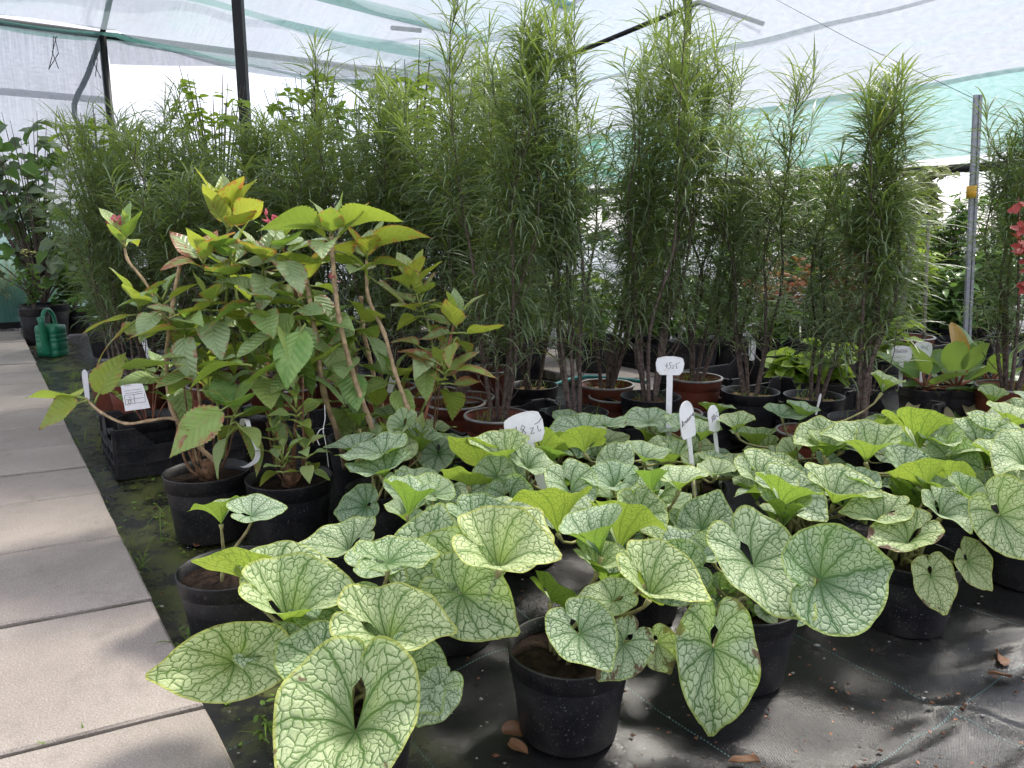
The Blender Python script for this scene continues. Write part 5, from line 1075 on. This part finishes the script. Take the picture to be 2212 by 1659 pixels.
for i, (x, y, Y, rx, ry, mt, lab) in enumerate([(1120, 680, 4.6, 90, 80, 'mid_leaf', 'low green bush behind the thick dark stems'), (1260, 660, 4.7, 90, 90, 'lime_leaf', 'low lime bush behind the bundle of thin stems'), (1400, 670, 4.6, 90, 80, 'mid_leaf', 'low green bush behind the forked trunk'), (1540, 650, 4.7, 90, 90, 'laurel_leaf', 'low glossy bush behind the three spreading stems'), (1680, 690, 4.5, 80, 60, 'mid_leaf', 'low green bush under the orange-red leaves'), (1780, 640, 4.9, 90, 100, 'mid_leaf', 'low green bush left of the laurels'), (1960, 590, 5.0, 75, 70, 'lime_leaf', 'sunlit lime bush behind the variegated trunk'), (2140, 600, 5.0, 80, 80, 'laurel_leaf', 'sunlit glossy bush right behind the metal post'), (1860, 480, 5.5, 70, 90, 'mid_leaf', 'green bush beside the teal net, left of the variegated tree'), (1935, 480, 5.6, 80, 95, 'lime_leaf', 'airy lime bush left of the variegated tree'), (2060, 500, 5.7, 85, 110, 'mid_leaf', 'green bush right behind the grey metal post'), (2165, 520, 5.4, 90, 130, 'mid_leaf', 'green bush behind the barberry'), (1720, 430, 5.8, 90, 90, 'mid_leaf', 'green bush below the teal net between two columnar shrubs'), (150, 560, 6.2, 110, 130, 'mid_leaf', 'green bush behind the grey-leaved bush'), (250, 620, 5.0, 110, 90, 'mid_leaf', 'green bush right of the watering can'), (980, 660, 4.5, 90, 90, 'mid_leaf', 'low green bush behind the slim columnar shrub'), (860, 640, 4.6, 100, 100, 'lime_leaf', 'low lime bush behind the eighth columnar shrub')]):
    tree_at('low_bush', lab, 'bush', x, y, Y, rx, ry, mt, .085, .045, 34, 22, (.14, .2), 170 + i, basez=.2, group='low bushes behind the columnar shrubs')
# red barberry twig entering from the right
def barberry():
    q = P(2225, 640, 2.55); base = Vector((q.x + .06, q.y, 0)); t = thing('barberry', 'barberry with red rounded leaves at the right picture edge', 'shrub', base); add_pot(t, .09, .15)
    tw = smooth_path([base + Vector((0, 0, .12)), P(2225, 620, 2.55), P(2205, 520, 2.5), P(2200, 425, 2.5)], 5); b = MB(); b.tube(tw, [.004 - .0025 * k / (len(tw) - 1) for k in range(len(tw))], 6); b.buildw('twig', MAT['red_stem'], t)
    b = MB(); age = []; leaf_quad(b, age, Vector(), Vector((1, 0, 0)), Vector((0, 0, 1)), 1, .75, .4, .3, .1); b.at['age'] = age; me = b.mesh('leaf', MAT['red_leaf']); rs = random.Random(4)
    for i in range(40):
        p0 = tw[len(tw) // 3 + rs.randrange(len(tw) * 2 // 3)]; inst('leaf', me, t, Matrix.Translation(p0) @ orient(rs.uniform(10, 70), rs.uniform(-150, -30), rs.uniform(0, 360)) @ Matrix.Scale(rs.uniform(.028, .045), 4))
barberry()
# grey metal post with wires
def metal_post():
    a = P(2108, 205, 3.6); f = G(2085, 860); a2 = P(2084, 740, 3.6); base = a + (a2 - a) * (a.z / (a.z - a2.z)); t = thing('metal_post', 'grey galvanised metal post with a yellow band, wires tied to it', 'post', base)
    top = Vector((a.x, a.y, a.z)); d = (top - base); b = MB()
    b.tube([base, top], .0115, 4); b.buildw('profile', MAT['galvanised'], t, False)
    b = MB(); b.tube([base + d * .02 + Vector((.018, -.006, 0)), top + Vector((.018, -.006, 0))], .008, 4); b.buildw('flange', MAT['galvanised'], t, False)
    y0 = P(2090, 415, 3.6).z / top.z; b = MB(); b.tube([base + d * (y0 - .02), base + d * (y0 + .02)], .022, 8); b.buildw('yellow_band', MAT['yellow_tape'], t)
    for (x0, y0_, Y0), (x1, y1, Y1) in [((2108, 215, 3.6), (1660, -10, 5.2)), ((2096, 330, 3.6), (1900, 270, 4.6)), ((2090, 375, 3.6), (1960, 410, 4.4)), ((2090, 380, 3.6), (2200, 330, 3.3))]:
        b = MB(); p0, p1 = P(x0, y0_, Y0), P(x1, y1, Y1); b.tube([p0, p0.lerp(p1, .5) - Vector((0, 0, .015)), p1], .0014, 4); b.buildw('wire', MAT['dark_steel'], t)
metal_post()
# thick-leaved plants (on the back path)
def bergenia_mesh(seed, wd=.62):
    rs = random.Random(seed); b = MB(); age = []; NL, NA = 9, 6; ph = rs.uniform(0, 6)
    for i in range(NL + 1):
        t = i / NL; w_ = wd * .5 * (math.sin(math.pi * min(.96, .10 + .84 * t ** .8)) ** .6 if i < NL else .12)
        for j in range(NA + 1):
            s_ = -1 + 2 * j / NA; b.v.append((t, s_ * w_, .28 * abs(s_) * w_ - .16 * t * t + .025 * math.sin(6 * t + ph + 3 * s_) * abs(s_))); age.append(.4 + .2 * math.sin(ph))
    b.f = [(i * (NA + 1) + j, (i + 1) * (NA + 1) + j, (i + 1) * (NA + 1) + j + 1, i * (NA + 1) + j + 1) for i in range(NL) for j in range(NA)]; b.at['age'] = age; return b
BG = [bergenia_mesh(i).mesh('leaf', MAT['bergenia_leaf']) for i in range(4)]; BA = bergenia_mesh(9, .66).mesh('leaf', MAT['autumn_leaf']); BW = bergenia_mesh(10, .5).mesh('leaf', MAT['withered_leaf']); BR = bergenia_mesh(11).mesh('leaf', MAT['orange_leaf'])
def bergenia(x, y, Y, label, n, extra, seed):
    q = P(x, y, Y); base = Vector((q.x, q.y, .045)); t = thing('thick_leaf_plant', label, 'potted plant', base, 'thick-leaved plants in black pots'); add_pot(t, .1, .15); rs = random.Random(seed); s0 = base + Vector((0, 0, .14))
    def lf(me, a, el, L, pet, roll=0):
        d = az(a) * math.cos(R(el)) + Vector((0, 0, 1)) * math.sin(R(el)); nn = Vector((0, 0, 1)) * math.cos(R(el)) - az(a) * math.sin(R(el)); p1 = s0 + d * pet
        o = inst('leaf', me, t, Matrix.Translation(p1) @ frame(nn, d) @ Matrix.Rotation(R(roll), 4, 'X') @ Matrix.Scale(L, 4)); b = MB(); b.tube([s0 - p1, (s0 - p1) * .5 + Vector((0, 0, .004)), Vector((0, 0, 0))], [.006, .005, .004], 6)
        po = bpy.data.objects.new('petiole', b.mesh('petiole', MAT['red_stem'])); link(po, o, Matrix.Translation(p1))
    for i in range(n): lf(BG[i % 4], i * 137 + rs.uniform(-20, 20), rs.uniform(5, 70) - 30 * (i % 3 == 0), rs.uniform(.11, .17), rs.uniform(.05, .10), rs.uniform(-30, 30))
    for e in extra: lf(*e)
bergenia(1992, 905, 3.0, 'thick-leaved plant with withered drooping leaves, left of the orange leaf', 9, [(BW, -100, -50, .15, .09, 0), (BW, -70, -40, .12, .09, 20), (BR, 0, -10, .08, .05, 0), (BW, -140, -30, .1, .08, 0)], 1)
bergenia(2058, 915, 3.0, 'thick-leaved plant with one upright orange leaf', 11, [(BA, 75, 72, .155, .12, 35), (BW, -90, -30, .12, .08, 0), (BG[0], -95, -48, .15, .09, 0), (BG[1], -60, -35, .14, .09, 0)], 2)
bergenia(2130, 905, 3.1, 'thick-leaved plant right of the one with the orange leaf', 10, [(BG[2], 140, 60, .17, .12, 0), (BG[1], -50, -30, .14, .08, 0)], 3)
# lime broad-leaved plants in the crate at the right, pots and crates behind
for i, (x, y, Y, lab) in enumerate([(1715, 800, 3.35, 'lime-leaved potted plant in the black crate behind the three stems'), (1800, 790, 3.3, 'lime-leaved potted plant left of the leaning columnar shrub'), (1915, 735, 4.0, 'lime-leaved potted plant beside the red pot of the variegated tree')]):
    tree_at('lime_leaf_plant', lab, 'potted plant', x, y - 20, Y, 52, 34, 'lime_leaf', .11, .07, 12, 6, (.1, .16), 130 + i, basez=.15, group='lime-leaved potted plants')
for i, (x, y, lx, ly, h, lab) in enumerate([(1690, 905, .4, .6, .2, 'large black crate behind the weedy shallow pot'), (2080, 800, .4, .9, .2, 'long black crate in front of the laurel bushes'), (1900, 815, .4, .6, .2, 'black crate behind the leaning columnar shrub'), (2200, 805, .4, .5, .2, 'black crate at the right picture edge behind the barberry'), (1540, 820, .4, .6, .2, 'black crate far behind the 45 zł sign')]):
    q = G(x, y); q.z = 0; crate(q + UD * .25, lx, ly, h, lab, dip=.8)
for i, (x, y, Y, lab) in enumerate([(1098, 830, 3.9, 'empty-looking black pot on the back path behind the tall shrubs'), (1135, 800, 4.3, 'black pot with pale leaves left of the back path'), (1290, 790, 4.2, 'black pot right of the back path behind the forked trunk'), (1500, 800, 4.0, 'black pot behind the 45 zł sign'), (1580, 790, 4.1, 'black pot behind the three spreading stems')]):
    c = P(x, y - 30, Y); tree_at('background_pot_plant', lab, 'potted plant', x, y - 110, Y, 45, 60, 'mid_leaf', .07, .03, 14, 12, (.13, .24), 140 + i, basez=.22, group='black pots behind the back path')
b = MB(); b.tube(smooth_path([P(1180, 838, 3.4), P(1250, 815, 3.6), P(1330, 818, 3.5), P(1400, 826, 3.3)]), .009, 8); tag(b.buildw('hose', MAT['teal_hose']), 'teal garden hose lying behind the forked trunk', 'hose')
# distant hedge of the nursery outside the tunnel
HM = [shrub_mesh(200 + i, (0, 0, 1.1), (1.5, 1.2, 1.1), 60, 30, .26, .15, (0, 0, .1), ['mid_leaf', 'dark_needle'][i % 2], br=.03) for i in range(3)]
for i, (ww, lab) in enumerate([(3, 'distant green tree behind the square black post'), (6, 'distant dark tree behind the yellow climbing leaves'), (9, 'distant spreading tree behind the tallest columnar shrubs'), (12, 'distant green tree behind the forked trunk'), (15, 'distant dark tree behind the three spreading stems'), (18, 'distant spreading tree behind the leaning columnar shrub'), (22, 'distant green tree behind the variegated tree')]):
    bush('hedge_tree', lab, 'tree', UW(12, ww), HM[i % 3], None, 'distant trees outside the tunnel', rz=i * 1.3, sc_=.8 + .25 * (i % 3))
# ------------------------------------------------------------------ litter, weeds
def litter():
    rs = random.Random(12); b = MB(); st = MB(); pt = MB()
    for i in range(420):
        x, y = rs.uniform(900, 2230), rs.uniform(1230, 1700) if rs.random() < .75 else rs.uniform(1000, 1300)
        if i % 4 == 0: x, y = rs.uniform(330, 700), rs.uniform(1050, 1680)
        q = G(x, y); s_ = rs.uniform(.0012, .0042) * (1.6 if rs.random() < .08 else 1); tgt = b if rs.random() < .62 else st
        vs = [q + Vector((rs.uniform(-1, 1) * s_ * 1.3, rs.uniform(-1, 1) * s_, rs.uniform(0, 1) * s_ * 1.2 - .001)) for _ in range(6)]; c = sum(vs, Vector()) / 6
        o6 = [c + Vector(d) * s_ * rs.uniform(.6, 1.3) for d in ((1.4, 0, 0), (-1.2, 0, 0), (0, 1, 0), (0, -1, 0), (0, 0, .8), (0, 0, -.5))]
        tgt.add(o6, [(0, 2, 4), (2, 1, 4), (1, 3, 4), (3, 0, 4), (2, 0, 5), (1, 2, 5), (3, 1, 5), (0, 3, 5)])
    for i in range(26):
        q = G(rs.uniform(1500, 2230), rs.uniform(1380, 1650)); a = rs.uniform(0, 6.28); s_ = rs.uniform(.002, .005); d = Vector((math.cos(a), math.sin(a), 0)); e = Vector((-d.y, d.x, 0))
        pt.add([q + d * s_ + Vector((0, 0, .001)), q + e * s_ * .6 + Vector((0, 0, .003)), q - d * s_ + Vector((0, 0, .001)), q - e * s_ * .6 + Vector((0, 0, .002))], [(0, 1, 2, 3)])
    tag(b.build('debris', MAT['bark_chip']), 'crumbs of bark and soil scattered on the fabric', 'debris', kind='stuff'); tag(st.build('gravel', MAT['stone']), 'small pale pebbles scattered on the fabric', 'pebbles', kind='stuff')
    pt.at['age'] = [.5] * len(pt.v); tag(pt.build('fallen_petals', MAT['orange_leaf']), 'tiny fallen red petals scattered on the fabric', 'petals', kind='stuff')
litter()
def dry_leaf(x, y, L, rz, lab, roll=20):
    q = G(x, y); b = bergenia_mesh(int(x), .5); b.v = [(vx, vy, vz * 2.2 + .25 * vx * vx) for vx, vy, vz in b.v]; o = b.build('dry_leaf', MAT['dry_leaf'], None, Matrix.Translation(q + Vector((0, 0, .006))) @ Matrix.Rotation(R(rz), 4, 'Z') @ Matrix.Rotation(R(roll), 4, 'X') @ Matrix.Scale(L * .75, 4)); tag(o, lab, 'dry leaf', 'dry leaves on the ground')
dry_leaf(1085, 1590, .075, 10, 'curled brown dry leaf left of the front black pot'); dry_leaf(1100, 1610, .05, -40, 'smaller brown dry leaf touching the front black pot'); dry_leaf(2160, 1440, .07, 60, 'crumpled reddish brown leaf on the fabric at the right edge', 40); dry_leaf(2185, 1470, .05, 150, 'small crumpled brown leaf at the right edge'); dry_leaf(85, 1052, .08, 20, 'brown leaf lying on the concrete path', 5); dry_leaf(420, 1185, .05, 80, 'brown leaf beside the pot of the leaning shrub')
dry_leaf(1640, 1655, .06, 170, 'thin brown leaf at the bottom edge below the round leaves', 10)
gs = MB(); age = []; rs = random.Random(21)
for i in range(34):
    u = rs.uniform(1.3, 5.5) if i > 8 else rs.uniform(.9, 2.4); ww = rs.gauss(.34, .05) if rs.random() < .7 else .245; q = UW(u, ww, 0); n = rs.randrange(4, 16)
    for k in range(n): narrow_leaves(gs, age, q + Vector((rs.gauss(0, .012), rs.gauss(0, .012), -.004)), rs.uniform(0, 6.28), R(rs.uniform(25, 85)), rs.uniform(.03, .11), rs.uniform(.0016, .0035), rs.uniform(.3, 1.6), rs, rs.random())
for i in range(26):
    q = UW(jt[rs.randrange(1, 9)] - .004, rs.uniform(-.15, .2), .03)
    for k in range(rs.randrange(3, 10)): narrow_leaves(gs, age, q + Vector((rs.gauss(0, .006), rs.gauss(0, .006), 0)), rs.uniform(0, 6.28), R(rs.uniform(15, 75)), rs.uniform(.008, .028), rs.uniform(.002, .004), rs.uniform(.3, 1.6), rs, rs.random())
gs.at['age'] = age; tag(gs.build('grass', MAT['grass_blade']), 'thin grass growing along the path edge', 'grass', kind='stuff')
CLV = MB(); age = []
for i in range(300):
    if i % 3: q = UW(rs.uniform(.8, 4.5), rs.gauss(.36, .07), .002)
    else: q = UW(rs.uniform(.9, 1.6), rs.gauss(.33, .04), .004)
    leaf_quad(CLV, age, q, az(rs.uniform(0, 360)) + Vector((0, 0, .25)), Vector((rs.uniform(-.4, .4), rs.uniform(-.4, .4), 1)), rs.uniform(.008, .02), rs.uniform(.006, .014), rs.random())
CLV.at['age'] = age; tag(CLV.build('weeds', MAT['clover_leaf']), 'tiny green weeds in the silt along the path', 'weeds', kind='stuff')
def seedlings(key, n, label_mesh='seedlings', rad=.07, hmax=.05):
    p = PL[key]; b = MB(); age = []; rs = random.Random(n)
    for i in range(n):
        q = p.loc + az(rs.uniform(150, 320)) * rad * rs.random() + Vector((0, 0, p.h * .86 + rs.uniform(.005, hmax))); leaf_quad(b, age, q, az(rs.uniform(0, 360)), Vector((rs.uniform(-.5, .5), rs.uniform(-.8, .1), 1)), rs.uniform(.008, .018), rs.uniform(.008, .015), rs.random())
    b.at['age'] = age; o = b.buildw(label_mesh, MAT['clover_leaf'], p.t); o['kind'] = 'stuff'
seedlings('B3', 46)
bm = MB(); age = []; rs = random.Random(77); q3 = WM[h3].translation
for i in range(90):
    q = q3 + Vector((rs.uniform(-.02, .1), rs.uniform(-.1, -.02), .15 + rs.uniform(0, .05))); leaf_quad(bm, age, q, az(rs.uniform(0, 360)), Vector((rs.uniform(-.5, .5), rs.uniform(-.8, .1), 1)), rs.uniform(.01, .018), rs.uniform(.01, .018), rs.random())
bm.at['age'] = age; o = bm.buildw('clover', MAT['clover_leaf'], h3); o['kind'] = 'stuff'
